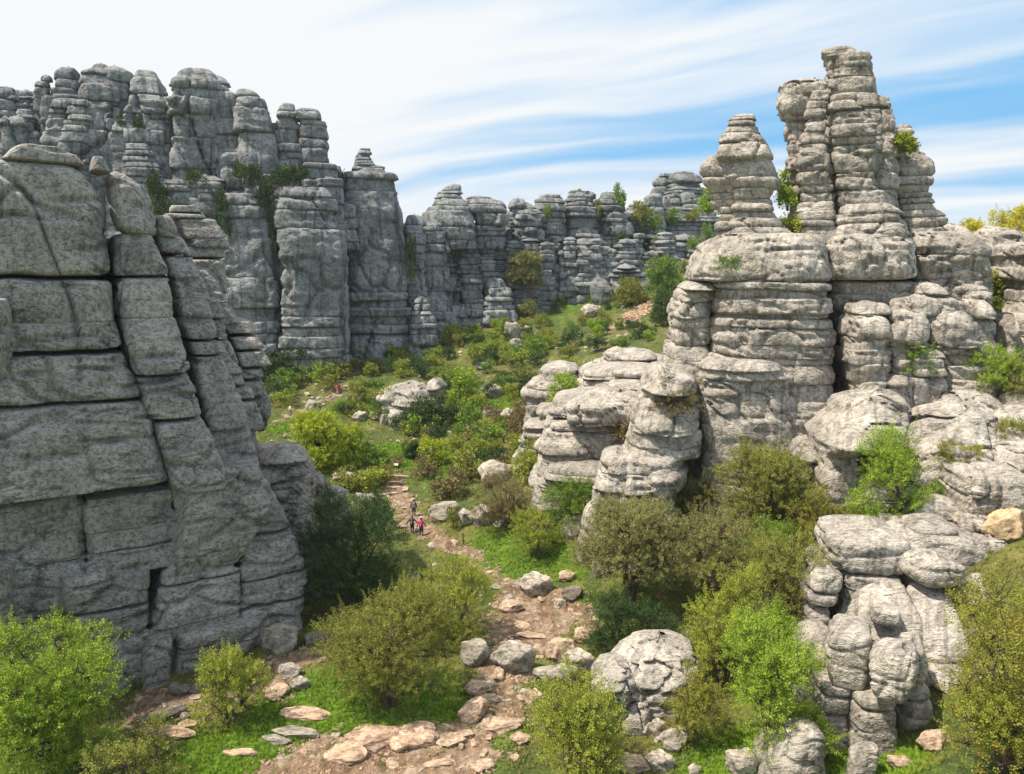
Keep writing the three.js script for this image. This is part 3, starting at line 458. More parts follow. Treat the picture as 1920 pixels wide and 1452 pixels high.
formation('rock_ridge', 'pale grey ridge of weathered pillars stepping down towards the tower', 'cliff', 950, 560, 190, [
  pillar(180, [[345, 836, 862], [362, 818, 866], [390, 800, 880], [430, 790, 892], [470, 798, 894]], { ...RG, cuts: { min: 1, max: 7 }, e: 3 }),
  pillar(183, [[370, 876, 925], [390, 872, 945], [430, 880, 952], [468, 882, 955]], { ...RG, e: 3.4 }),
  pillar(184, [[466, 800, 960], [560, 800, 965], [620, 790, 960]], { cuts: { min: 0.6, max: 1.6 }, groove: 0.9, dr: 0.35, jits: 0.04 }),
  pillar(178, [[520, 824, 862], [545, 818, 868], [610, 815, 870]], { cuts: { min: 1.2, max: 5 } }),
  pillar(178, [[522, 866, 902], [545, 862, 908], [605, 860, 912]], { cuts: { min: 1.2, max: 5 } }),
  pillar(179, [[520, 912, 945], [550, 905, 958], [600, 900, 965]], { cuts: { min: 1.2, max: 5 } }),
  pillar(186, [[505, 955, 1000], [560, 950, 1010], [590, 945, 1015]], { cuts: { min: 1.2, max: 5 } }),
  pillar(190, [[372, 964, 978], [382, 958, 990], [400, 955, 1015], [452, 955, 1022]], { ...RG }),
  pillar(194, [[365, 1012, 1052], [380, 1008, 1058], [455, 1005, 1062]], { ...RG }),
  pillar(193, [[448, 950, 1060], [500, 950, 1062], [560, 945, 1062]], { cuts: { min: 0.7, max: 2 }, groove: 0.9, dr: 0.4 }),
  pillar(198, [[357, 1068, 1100], [368, 1060, 1110], [400, 1056, 1116], [520, 1050, 1125]], { ...RG }),
  pillar(203, [[360, 1122, 1150], [375, 1114, 1168], [420, 1116, 1180], [520, 1110, 1190]], { ...RG }),
  pillar(196, [[420, 1075, 1110], [470, 1065, 1140], [520, 1060, 1160]], { ...RG, cuts: { min: 1.5, max: 5 } }),
  pillar(208, [[382, 1178, 1210], [400, 1170, 1222], [520, 1165, 1235]], { ...RG }),
  pillar(228, [[326, 1236, 1262], [345, 1226, 1270], [400, 1214, 1275]], { ...RG }),
  pillar(226, [[322, 1262, 1292], [335, 1252, 1306], [360, 1240, 1318], [398, 1222, 1326]], { ...RG }),
  pillar(216, [[392, 1212, 1340], [430, 1200, 1360], [480, 1185, 1370], [540, 1180, 1380]], { ...RG, cuts: { min: 1, max: 3 }, dr: 0.5, jits: 0.1 }),
  pillar(206, [[440, 1165, 1185], [470, 1150, 1215], [520, 1140, 1225]], { ...RG }),
  pillar(204, [[430, 1215, 1240], [470, 1200, 1262], [530, 1190, 1275]], { ...RG }),
  pillar(206, [[440, 1270, 1300], [480, 1260, 1330], [530, 1250, 1345]], { ...RG }),
  ...fillers(33, skyB, 785, 1335, 34, 34, 520, 178, 216, { res: 2.5, crag: 1.5, block: 1.3 }), ...fillers(34, [[780, 430], [1340, 430]], 800, 1330, 30, 40, 540, 176, 200, { res: 2.7, crag: 1.5, block: 1.3, cuts: { min: 1, max: 3 } }),
]);

// ------------------------------------------------------------------ the great tower on the right
const TW = { kind: 'pale', yaw: -0.3, e: 3.2, dr: 0.85, groove: 0.5, tilt: 0.07, jit: 0.18, jits: 0.045, topRound: 0.6 };
formation('rock_spire', 'slender spire of stacked pancake stones, left of the great tower', 'rock', 1410, 445, 66, [
  { ...TW, d: 67.5, rows: [[292, 1330, 1400], [318, 1313, 1410], [345, 1320, 1405], [370, 1336, 1400], [400, 1345, 1405], [465, 1346, 1420]], cuts: [335, 349, 362, 374, 388, 400, 414, 430], groove: 0.7 },
  { ...TW, d: 66, rows: [[214, 1376, 1412], [222, 1370, 1416], [236, 1368, 1420], [250, 1362, 1428], [268, 1352, 1440], [298, 1344, 1446], [306, 1372, 1452], [330, 1364, 1461], [352, 1370, 1458], [372, 1378, 1446], [398, 1374, 1452], [425, 1368, 1468], [465, 1370, 1505]], cuts: [221, 227, 236, 250, 268, 297, 334, 354, 372, 383, 396, 410, 426, 438], groove: 0.75 },
]);
formation('rock_tower', 'great grey limestone tower with the tallest blocky top against the sky', 'rock', 1610, 440, 66, [
  { ...TW, d: 70, rows: [[190, 1520, 1650], [300, 1510, 1690], [400, 1500, 1720], [470, 1490, 1740]], cuts: { min: 1.5, max: 4 }, dr: 0.4 },
  { ...TW, d: 67, rows: [[152, 1480, 1553], [164, 1464, 1556], [195, 1459, 1545], [226, 1463, 1535], [240, 1468, 1525], [290, 1474, 1530], [345, 1478, 1540], [470, 1490, 1552]], cuts: [228, 266, 295, 320, 346, 364], groove: 0.75, e: 4.4 },
  { ...TW, d: 65.2, rows: [[170, 1520, 1553], [210, 1512, 1553], [268, 1500, 1554], [275, 1498, 1556], [340, 1494, 1558], [376, 1502, 1562], [410, 1496, 1566], [470, 1500, 1570]], cuts: [188, 204, 222, 246, 268, 322, 345, 360, 378, 396, 412, 424], groove: 0.8, e: 4.4 },
  { ...TW, d: 64.6, rows: [[176, 1552, 1602], [204, 1552, 1608], [216, 1556, 1630], [240, 1554, 1640], [270, 1556, 1636], [276, 1554, 1632], [350, 1562, 1632], [362, 1570, 1650], [384, 1572, 1652], [400, 1566, 1682], [470, 1564, 1694]], cuts: [190, 207, 234, 256, 273, 332, 356, 383, 402, 420], groove: 0.8, e: 4.4 },
  { ...TW, d: 67.5, rows: [[90, 1542, 1596], [104, 1541, 1602], [108, 1546, 1622], [140, 1548, 1634], [178, 1550, 1644], [210, 1552, 1668], [230, 1556, 1676], [350, 1560, 1676], [470, 1560, 1690]], cuts: [106, 134, 150, 178, 206, 272, 300, 330, 356], groove: 0.4, e: 3.6, jit: 0.04, jits: 0.012 },
  { ...TW, d: 68, rows: [[180, 1656, 1668], [213, 1654, 1675]], cuts: [190, 202], groove: 0.3 },
  { ...TW, d: 66, rows: [[216, 1636, 1676], [270, 1630, 1680], [276, 1632, 1674], [357, 1630, 1672], [470, 1640, 1700]], cuts: [244, 274, 318, 357, 380, 405], groove: 0.75, e: 4.4 },
  { ...TW, d: 67, rows: [[232, 1682, 1706], [252, 1679, 1714], [278, 1680, 1712], [282, 1678, 1726], [310, 1676, 1744], [330, 1672, 1747], [350, 1674, 1742], [372, 1684, 1740], [390, 1684, 1752], [412, 1686, 1772], [470, 1690, 1776]], cuts: [241, 252, 262, 280, 331, 346, 362, 372, 382, 394, 406, 424], groove: 0.75 },
]);
const BS = { ...TW, res: 1.85, e: 4.2, groove: 0.6, yaw: -0.15, topRound: 1.0 };
formation('rock_massif', 'broad banded base of the great tower with a deep black cleft', 'rock', 1400, 900, 63, [
  { ...BS, d: 67, hd: 6, rows: [[440, 1352, 1512], [455, 1330, 1516], [480, 1308, 1518], [528, 1288, 1520]], cuts: [], topRound: 1.6, footRound: 0.7 },
  { ...BS, d: 66.8, hd: 6, rows: [[443, 1530, 1680], [465, 1526, 1688], [525, 1530, 1690]], cuts: [], topRound: 1.2, footRound: 0.6 },
  { ...BS, d: 69, hd: 6, rows: [[440, 1670, 1790], [470, 1672, 1815], [520, 1680, 1818], [575, 1690, 1822]], cuts: [478, 518], topRound: 1.0, tilt: 0.08 },
  { ...BS, d: 68, hd: 5, rows: [[526, 1290, 1336], [545, 1266, 1332], [590, 1254, 1330], [650, 1248, 1326], [760, 1240, 1320]], cuts: [538, 558, 586, 606, 640, 664, 700], groove: 0.45 },
  { ...BS, d: 66.3, hd: 6, rows: [[526, 1326, 1530], [600, 1328, 1536], [700, 1322, 1545], [775, 1330, 1556], [850, 1340, 1556]], cuts: [538, 556, 578, 592, 606, 634, 655, 668, 700, 735], groove: 0.4 },
  { ...BS, d: 67.4, hd: 5, rows: [[524, 1530, 1690], [577, 1536, 1690], [640, 1552, 1690], [760, 1570, 1690]], cuts: [548, 578, 620], groove: 0.4 },
  { ...BS, d: 63.5, hd: 4, e: 2.8, rows: [[662, 1350, 1432], [672, 1322, 1456], [700, 1308, 1474], [760, 1310, 1486], [840, 1316, 1496]], cuts: [683, 701], groove: 0.22, topRound: 2.0 },
  { ...BS, d: 63, hd: 4, e: 2.8, rows: [[838, 1322, 1460], [870, 1316, 1452], [910, 1318, 1448]], cuts: [862, 886], groove: 0.5 },
  { ...BS, d: 64.5, hd: 5, e: 2.8, rows: [[676, 1226, 1262], [700, 1212, 1300], [760, 1190, 1306], [840, 1170, 1306]], cuts: [720, 790, 815], groove: 0.3, topRound: 1.6 },
  { ...BS, d: 63, hd: 4.5, e: 3, rows: [[838, 1158, 1284], [880, 1150, 1286], [935, 1130, 1270]], cuts: [866, 900], groove: 0.4, dipx: 0.06 },
  { ...BS, d: 62.5, hd: 3, e: 2.8, rows: [[845, 1130, 1185], [880, 1124, 1190], [960, 1110, 1200]], cuts: [872, 902], groove: 0.4 },
  { ...BS, d: 62, hd: 3.5, e: 2.6, rows: [[855, 1205, 1270], [880, 1198, 1285], [928, 1195, 1262]], cuts: [], groove: 0.3, topRound: 1.2, footRound: 0.8 },
]);
formation('rock_massif', 'squat banded rock block right of the black cleft, below the tower', 'rock', 1700, 740, 62, [
  { ...BS, d: 64, hd: 4, rows: [[530, 1700, 1745], [556, 1690, 1760]], cuts: [548], e: 2.6 },
  { ...BS, d: 63, hd: 4, rows: [[556, 1660, 1780], [590, 1655, 1785]], cuts: [], e: 3, topRound: 1 },
  { ...BS, d: 62.6, hd: 3.5, rows: [[566, 1590, 1650], [588, 1582, 1660]], cuts: [], topRound: 0.7 },
  { ...BS, d: 62.5, hd: 4, rows: [[584, 1580, 1648], [620, 1574, 1652], [668, 1576, 1650], [760, 1584, 1640]], cuts: [622, 648, 672, 704], groove: 0.4, e: 3 },
  { ...BS, d: 62, hd: 4, rows: [[582, 1648, 1720], [630, 1642, 1724], [668, 1645, 1722], [760, 1660, 1720]], cuts: [640, 668, 700], groove: 0.4, e: 3 },
  { ...BS, d: 62.2, hd: 4, rows: [[575, 1722, 1790], [600, 1714, 1812], [650, 1716, 1824], [668, 1722, 1834], [760, 1740, 1830]], cuts: [640, 654, 676, 700], groove: 0.45, e: 3 },
  { ...BS, d: 64.5, hd: 4, rows: [[560, 1780, 1822], [600, 1785, 1840], [690, 1790, 1845]], cuts: [590, 630, 660], groove: 0.4, e: 3 },
  { ...BS, d: 63, hd: 1.4, rows: [[545, 1812, 1850], [556, 1806, 1855], [570, 1806, 1848]], cuts: [], e: 2.6 },
]);
formation('rock_stack', 'small balanced pile of slabs standing on the right hand boulders', 'rock', 1735, 735, 59, [
  { ...BS, d: 59, dr: 0.9, groove: 0.4, rows: [[655, 1712, 1752], [664, 1708, 1758], [672, 1704, 1764], [688, 1706, 1765], [692, 1702, 1764], [702, 1702, 1766], [720, 1696, 1768], [738, 1704, 1762]], cuts: [669, 688, 701], jit: 0.2, jits: 0.06, topRound: 0.4 },
]);
const skylineRocks = [
  ['rock_outcrop', 'blocky broken cliff end at the far right edge above the green bush', 1900, 700, 66, [
    { ...BS, d: 68, hd: 5, rows: [[458, 1890, 1960], [480, 1882, 1990], [560, 1880, 2000], [640, 1866, 2000], [700, 1868, 2000]], cuts: [478, 500, 520, 540, 562, 590, 624, 655], groove: 0.5, jit: 0.3, jits: 0.05 },
    { ...BS, d: 65, hd: 3, rows: [[585, 1862, 1884], [620, 1856, 1886], [650, 1858, 1880]], cuts: [], e: 2.6, dipx: -0.2 },
    { ...BS, d: 65.5, hd: 4, rows: [[588, 1884, 1990], [640, 1876, 2000], [720, 1870, 2000]], cuts: [625, 652], groove: 0.4 },
  ]],
  ['rock_outcrop', 'tilted grey boulders under the yellow trees on the right skyline', 1850, 520, 80, [
    { ...BS, d: 82, hd: 4, rows: [[426, 1838, 1870], [450, 1822, 1920], [500, 1812, 1960]], cuts: [], e: 2.6, dipx: -0.12, dipz: 0.3 },
    { ...BS, d: 78, hd: 3, rows: [[462, 1860, 1885], [490, 1842, 1900], [530, 1832, 1905]], cuts: [], e: 2.6, dipx: 0.25 },
    { ...BS, d: 76, hd: 2, rows: [[472, 1812, 1836], [500, 1812, 1842], [525, 1810, 1846]], cuts: [488], e: 2.6 },
    { ...BS, d: 75, hd: 1.3, rows: [[502, 1828, 1848], [516, 1824, 1854], [530, 1826, 1852]], cuts: [], e: 2.4 },
    { ...BS, d: 74, hd: 3, rows: [[420, 1765, 1790], [450, 1768, 1815], [500, 1770, 1820]], cuts: [452, 478], e: 2.8 },
    { ...BS, d: 72, hd: 3, rows: [[500, 1770, 1850], [560, 1760, 1870]], cuts: [528], e: 3 },
  ]],
];
for (const [n, l, x, y, d, c] of skylineRocks) formation(n, l, 'rock', x, y, d, c);

// ledges left of the tower foot
formation('rock_ledges', 'long pale layered ledges descending left from the foot of the tower', 'rock', 1090, 900, 78, [
  { ...BS, res: 2.1, d: 78, hd: 5, e: 4.5, rows: [[742, 1055, 1250], [790, 1035, 1250], [840, 1015, 1250], [930, 1000, 1250]], cuts: { min: 0.5, max: 1.5 }, groove: 0.55, jit: 0.5, jits: 0.07, topRound: 0.4, tilt: 0.03 },
  { ...BS, res: 2.1, d: 71.5, hd: 3.5, e: 4.5, rows: [[700, 1212, 1262], [760, 1196, 1264], [850, 1165, 1264], [940, 1140, 1264]], cuts: { min: 0.6, max: 1.8 }, groove: 0.5, jit: 0.3, jits: 0.06, topRound: 0.5 },
  { ...BS, res: 2.1, d: 70.5, hd: 3, e: 4.5, rows: [[868, 1030, 1150], [905, 1010, 1160], [940, 1000, 1160]], cuts: { min: 0.5, max: 1.2 }, groove: 0.5, jit: 0.4, jits: 0.06, topRound: 0.4 },
  { ...BS, res: 2.1, d: 90, hd: 5, e: 4.5, rows: [[690, 1090, 1250], [720, 1075, 1250], [770, 1060, 1250]], cuts: { min: 0.5, max: 1.5 }, groove: 0.5, jit: 0.5, jits: 0.07, topRound: 0.4 },
  { ...BS, res: 2.1, d: 102, hd: 5, e: 4, rows: [[668, 1120, 1250], [700, 1100, 1250], [740, 1090, 1250]], cuts: { min: 0.5, max: 1.4 }, groove: 0.5, jit: 0.5, jits: 0.08, topRound: 0.4 },
  { ...BS, res: 2.1, d: 88, hd: 3, e: 4, rows: [[790, 985, 1030], [830, 975, 1035], [880, 970, 1030]], cuts: { min: 0.5, max: 1.2 }, groove: 0.45, jit: 0.3, jits: 0.08, topRound: 0.4 },
  { ...BS, res: 2.1, d: 74, hd: 5, e: 4.5, rows: [[735, 1080, 1180], [748, 1058, 1212], [785, 1062, 1210]], cuts: [], topRound: 0.5, footRound: 0.6, dipx: 0.03 },
  { ...BS, res: 2.1, d: 74.5, hd: 4, e: 4.5, rows: [[782, 1030, 1240], [830, 1010, 1240], [860, 1012, 1240]], cuts: [796, 816, 838], groove: 0.6, jit: 0.4, jits: 0.05, dipx: 0.03 },
  { ...BS, res: 2.1, d: 73.5, hd: 3.5, e: 3.2, rows: [[820, 1020, 1110], [860, 1010, 1118], [910, 1000, 1122]], cuts: [836, 852, 878], groove: 0.4, footRound: 0.5, dipx: 0.03 },
  { ...BS, res: 2.1, d: 72.5, hd: 3, e: 4.5, rows: [[856, 1075, 1135], [880, 1072, 1142], [915, 1070, 1140]], cuts: [884], groove: 0.3 },
  { ...BS, res: 2.1, d: 73, hd: 3, e: 4.5, rows: [[815, 1110, 1200], [860, 1108, 1190], [900, 1110, 1190]], cuts: [850], groove: 0.4 },
  { ...BS, res: 2.1, d: 72, hd: 1.0, e: 2.5, rows: [[815, 1142, 1168], [828, 1138, 1168], [852, 1132, 1166]], cuts: [828, 842], groove: 0.3, topRound: 0.4 },
  { ...BS, res: 2.1, d: 80, hd: 4, rows: [[712, 1145, 1225], [735, 1130, 1235], [760, 1130, 1235]], cuts: [722, 735, 746], groove: 0.5 },
  { ...BS, res: 2.1, d: 82, hd: 4, rows: [[690, 1150, 1240], [712, 1148, 1240], [740, 1145, 1240]], cuts: [700, 712, 724], groove: 0.4 },
  { ...BS, res: 2.1, d: 92, hd: 4, rows: [[692, 1140, 1150], [700, 1092, 1150], [740, 1090, 1150]], cuts: [700, 712, 724], groove: 0.4 },
  { ...BS, res: 2.1, d: 100, hd: 3, rows: [[650, 1145, 1165], [660, 1134, 1172], [700, 1130, 1172]], cuts: [672], groove: 0.4 },
  { ...BS, res: 2.1, d: 100, hd: 4, rows: [[655, 1165, 1210], [665, 1160, 1225], [700, 1160, 1235]], cuts: [668, 682], groove: 0.4, jits: 0.08 },
  { ...BS, res: 2.1, d: 98, hd: 4, rows: [[682, 1020, 1080], [692, 1014, 1085], [712, 1012, 1085]], cuts: [], topRound: 0.8 },
  { ...BS, res: 2.1, d: 97, hd: 4, rows: [[710, 995, 1085], [730, 985, 1090], [770, 985, 1085]], cuts: [722, 738, 752], groove: 0.4, jits: 0.06 },
  { ...BS, res: 2.1, d: 95, hd: 3, rows: [[678, 1098, 1118], [690, 1086, 1126], [712, 1082, 1126]], cuts: [700], groove: 0.4 },
  { ...BS, res: 2.1, d: 90, hd: 3, rows: [[760, 1010, 1060], [790, 1005, 1070], [820, 1000, 1060]], cuts: [772, 786], groove: 0.4, jits: 0.08 },
  { ...BS, res: 2.1, d: 64, hd: 2.5, e: 2.6, rows: [[940, 1100, 1140], [980, 1085, 1140], [1030, 1075, 1130]], cuts: [972], groove: 0.3, dipx: 0.15 },
]);
formation('rock_outcrop', 'long banded boulder with a cracked rounded nose in the middle of the slope', 'rock', 770, 800, 122, [
  { ...BS, d: 124, hd: 4, e: 3, rows: [[718, 740, 800], [728, 712, 808], [744, 704, 812], [752, 715, 812]], cuts: [], topRound: 1.2, dipx: 0.05 },
  { ...BS, d: 123, hd: 4, e: 3, rows: [[742, 735, 822], [765, 728, 834], [800, 735, 840]], cuts: [756, 768, 780], groove: 0.4, dipx: -0.03 },
  { ...BS, d: 121, hd: 2.5, e: 3, rows: [[765, 735, 768], [780, 732, 770], [800, 736, 768]], cuts: [782], groove: 0.4 },
  { ...BS, d: 126, hd: 2.5, rows: [[708, 808, 822], [730, 800, 835], [770, 800, 840]], cuts: [725, 745], groove: 0.4, jits: 0.1 },
]);
formation('rock_outcrop', 'grey layered hump among the bushes high on the far slope', 'rock', 1180, 540, 192, [
  { ...BS, kind: 'far', d: 192, hd: 7, e: 2.8, rows: [[496, 1160, 1185], [510, 1146, 1205], [540, 1140, 1222]], cuts: [503, 510, 518], groove: 0.8, topRound: 1.5 },
  { ...BS, kind: 'far', d: 188, hd: 3, e: 2.6, rows: [[520, 1112, 1130], [530, 1104, 1142], [546, 1106, 1148]], cuts: [], topRound: 1.5 },
  { ...BS, kind: 'far', d: 190, hd: 3, e: 2.6, rows: [[520, 1205, 1220], [538, 1200, 1228]], cuts: [], topRound: 1.0 },
]);

// ------------------------------------------------------------------ right hand boulders
const BD = { res: 1.8, kind: 'pale', block: 0.55, crag: 1.4, joint: 1.8, yaw: -0.1, e: 3.1, groove: 0.3, tilt: 0.06, jit: 0.08, jits: 0.02, topRound: 1.5, footRound: 0.6, tint: 0.98 };
for (const [label, x, y, d, cols] of [
  ['pale tapering boulder with an overhanging left lip under the cleft', 1600, 850, 57, [
    { ...BD, d: 58, hd: 3, rows: [[732, 1585, 1690], [745, 1555, 1700], [790, 1545, 1690]], cuts: [], dipx: 0.06 },
    { ...BD, d: 56, hd: 2.8, rows: [[748, 1610, 1656], [775, 1570, 1670], [810, 1530, 1675], [842, 1530, 1600]], cuts: [], dipx: 0.10 },
    { ...BD, d: 56, hd: 2.2, rows: [[775, 1625, 1660], [800, 1618, 1672], [845, 1630, 1674]], cuts: [] },
    { ...BD, d: 57.5, hd: 2, rows: [[835, 1545, 1620], [880, 1540, 1600]], cuts: [] },
    { ...BD, d: 60, hd: 2, rows: [[697, 1658, 1696], [714, 1646, 1702], [733, 1644, 1700]], cuts: [716], groove: 0.3 },
  ]],
  ['wide fluted dome of pale rock beside the balanced pile', 1790, 860, 55, [
    { ...BD, d: 59, hd: 3.5, rows: [[720, 1780, 1830], [735, 1750, 1848], [775, 1722, 1862], [830, 1715, 1865]], cuts: [], topRound: 2 },
    { ...BD, d: 56.5, hd: 3.2, rows: [[752, 1740, 1830], [775, 1700, 1850], [825, 1675, 1850]], cuts: [], topRound: 2 },
    { ...BD, d: 54, hd: 3, rows: [[768, 1800, 1845], [800, 1770, 1858], [830, 1730, 1860], [870, 1705, 1850]], cuts: [], topRound: 2, dipx: 0.05 },
    { ...BD, d: 54, hd: 2, rows: [[800, 1750, 1800], [835, 1718, 1805], [868, 1708, 1800]], cuts: [], topRound: 1.5 },
    { ...BD, d: 60, hd: 1.2, rows: [[712, 1770, 1800], [726, 1764, 1808]], cuts: [], topRound: 0.6 },
    { ...BD, d: 61, hd: 2, rows: [[688, 1785, 1815], [705, 1775, 1830], [725, 1772, 1838]], cuts: [], topRound: 1 },
  ]],
  ['pale ledges stepping out of the right edge above the block row', 1880, 855, 52, [
    { ...BD, d: 58, hd: 3, rows: [[728, 1878, 1930], [745, 1866, 1990], [778, 1864, 1990]], cuts: [], topRound: 1 },
    { ...BD, d: 55, hd: 3, rows: [[768, 1880, 1960], [790, 1872, 1990], [815, 1870, 1990]], cuts: [790], groove: 0.3 },
    { ...BD, d: 53, hd: 3, rows: [[808, 1850, 1960], [830, 1832, 1990], [862, 1825, 1990]], cuts: [], topRound: 1.2 },
    { ...BD, d: 51.5, hd: 2, rows: [[830, 1870, 1960], [865, 1850, 1990]], cuts: [], topRound: 1.2 },
  ]],
  ['row of squared pale blocks with yellowish caps at the right edge', 1850, 975, 49, [
    { ...BD, d: 49.5, hd: 2.6, e: 4, rows: [[878, 1784, 1845], [905, 1780, 1848], [972, 1782, 1836]], cuts: [904, 955], groove: 0.3, topRound: 0.6 },
    { ...BD, d: 49, hd: 2.6, e: 4, rows: [[878, 1842, 1920], [920, 1838, 1925], [970, 1842, 1920]], cuts: [], groove: 0.3, topRound: 0.7 },
    { ...BD, d: 49.5, hd: 2.6, e: 4, rows: [[878, 1915, 1990], [970, 1915, 1990]], cuts: [], topRound: 0.7 },
    { ...BD, d: 50.5, hd: 2.2, e: 3, rows: [[862, 1815, 1868], [882, 1808, 1872]], cuts: [], topRound: 0.5 },
    { ...BD, d: 50.5, hd: 2.2, e: 3, rows: [[858, 1868, 1960], [880, 1866, 1980]], cuts: [], topRound: 0.5 },
    { ...BD, d: 51, hd: 2.2, e: 3, rows: [[872, 1785, 1812], [890, 1782, 1815]], cuts: [], topRound: 0.4 },
  ]],
  ['cluster of rough upright blocks left of the bright green tree', 1565, 950, 56, [
    { ...BD, d: 57, hd: 2, e: 3, rows: [[866, 1580, 1610], [885, 1572, 1625], [960, 1570, 1625]], cuts: [880, 915], groove: 0.3, topRound: 0.5 },
    { ...BD, d: 55.5, hd: 1.5, e: 3, rows: [[890, 1548, 1572], [910, 1545, 1575], [945, 1550, 1580]], cuts: [908], groove: 0.3, topRound: 0.4 },
    { ...BD, d: 55, hd: 1.5, e: 3, rows: [[908, 1530, 1556], [930, 1526, 1560], [965, 1532, 1562]], cuts: [925, 945], groove: 0.3, topRound: 0.4 },
    { ...BD, d: 55, hd: 1.5, e: 3, rows: [[915, 1558, 1578], [965, 1556, 1580]], cuts: [], topRound: 0.4 },
    { ...BD, d: 53, hd: 1.5, e: 3, rows: [[880, 1705, 1738], [900, 1700, 1750], [930, 1705, 1755]], cuts: [896], groove: 0.3, topRound: 0.5 },
  ]],
  ['great flat slab with a boulder lip jutting out in the right foreground', 1700, 1150, 44, [
    { ...BD, front: true, d: 43.4, hd: 3.2, e: 5, yaw: -0.12, root: 0, rows: [[1022, 1566, 1722], [1045, 1562, 1726], [1084, 1568, 1722]], cuts: [], topRound: 0.6, footRound: 0.5, amp: 0.8 },
    { ...BD, front: true, d: 43.9, hd: 3.4, e: 4.5, yaw: -0.05, rows: [[1014, 1700, 1860], [1040, 1690, 1884], [1076, 1700, 1878]], cuts: [], topRound: 0.8, footRound: 0.5, amp: 0.8, dipx: -0.03 },
    { ...BD, front: true, d: 41.3, hd: 1.9, e: 3.2, yaw: 0.1, root: 0, rows: [[1056, 1740, 1805], [1074, 1724, 1824], [1094, 1724, 1826], [1110, 1740, 1810]], cuts: [], topRound: 0.8, footRound: 0.7, amp: 0.8 },
    { ...BD, front: true, d: 44.2, hd: 1.8, e: 3.4, root: 0, rows: [[1016, 1846, 1900], [1036, 1836, 1918], [1062, 1840, 1916]], cuts: [], topRound: 0.7 },
    { ...BD, d: 46.5, hd: 1.5, e: 4, rows: [[968, 1720, 1760], [980, 1695, 1775], [1002, 1685, 1775]], cuts: [985], groove: 0.3, topRound: 0.4 },
    { ...BD, d: 48, hd: 2.5, e: 3.6, rows: [[958, 1790, 1850], [1000, 1775, 1860]], cuts: [], topRound: 0.5 },
    { ...BD, front: true, d: 42.8, hd: 2, e: 3.8, yaw: -0.2, gap: 0.1, rows: [[1082, 1532, 1590], [1110, 1516, 1588], [1182, 1510, 1564]], cuts: [1120, 1143], groove: 0.5, topRound: 0.6, amp: 0.8 },
    { ...BD, front: true, d: 43.4, hd: 2.4, e: 5, yaw: -0.1, rows: [[1086, 1590, 1700], [1175, 1580, 1700]], cuts: [1108], groove: 0.35, topRound: 0.4, amp: 0.8 },
    { ...BD, d: 41.8, hd: 2.8, e: 3.6, rows: [[1140, 1606, 1722], [1250, 1560, 1730]], cuts: [], dipx: 0.40, dipz: -0.50, topRound: 0.5, tint: 1.03, amp: 0.6 },
    { ...BD, d: 41.0, hd: 2.8, e: 3.6, rows: [[1150, 1712, 1806], [1290, 1690, 1815]], cuts: [], dipx: 0.12, dipz: -0.52, topRound: 0.6, tint: 1.03, amp: 0.6 },
    { ...BD, d: 43, hd: 2.5, e: 3, rows: [[1085, 1790, 1880], [1120, 1780, 1890], [1180, 1780, 1880]], cuts: [], topRound: 1.0 },
  ]],
]) formation('boulder_group', label, 'rock', x, y, d, cols.map((c) => ({ part: 'boulder', ...c })));
formation('boulder_group', 'broken bank of low pale blocks filling the slope around the jutting slab', 'rock', 1700, 1010, 48, [
  { ...BD, d: 52.5, hd: 2, rows: [[900, 1625, 1680], [940, 1605, 1700], [1010, 1600, 1700]], cuts: [928], topRound: 0.5, e: 3.8 },
  { ...BD, d: 50.5, hd: 2.2, rows: [[925, 1700, 1780], [955, 1685, 1800], [1005, 1680, 1800]], cuts: [948, 972], groove: 0.4, topRound: 0.5, e: 3.8 },
  { ...BD, d: 48.2, hd: 2, rows: [[985, 1570, 1630], [1005, 1545, 1650], [1045, 1540, 1650]], cuts: [1008], groove: 0.35, topRound: 0.5, e: 3.6 },
  { ...BD, d: 47.5, hd: 1.6, rows: [[992, 1640, 1690], [1015, 1632, 1700]], cuts: [], topRound: 0.4 },
  { ...BD, d: 43.5, hd: 2.4, rows: [[1045, 1885, 1960], [1080, 1870, 1980], [1140, 1862, 1990]], cuts: [1082], groove: 0.35, topRound: 0.6 },
  { ...BD, d: 40.5, hd: 2.2, rows: [[1215, 1730, 1790], [1260, 1710, 1805], [1340, 1700, 1812]], cuts: [1250, 1290], groove: 0.4, topRound: 0.5, e: 3.8 },
  { ...BD, d: 41.5, hd: 1.8, rows: [[1178, 1510, 1555], [1205, 1496, 1568], [1260, 1490, 1570]], cuts: [1212], groove: 0.35, topRound: 0.5 },
  { ...BD, d: 37, hd: 1.6, rows: [[1335, 1755, 1800], [1370, 1742, 1815], [1420, 1738, 1820]], cuts: [1372], groove: 0.35, topRound: 0.5 },
  { ...BD, d: 56.5, hd: 2.2, rows: [[872, 1650, 1700], [900, 1640, 1712], [940, 1640, 1712]], cuts: [895], groove: 0.35, topRound: 0.5, e: 3.8 },
  { ...BD, d: 58, hd: 2.2, rows: [[820, 1500, 1540], [850, 1480, 1548], [890, 1478, 1548]], cuts: [850], groove: 0.35, topRound: 0.5 },
].map((c) => ({ part: 'boulder', ...c })));
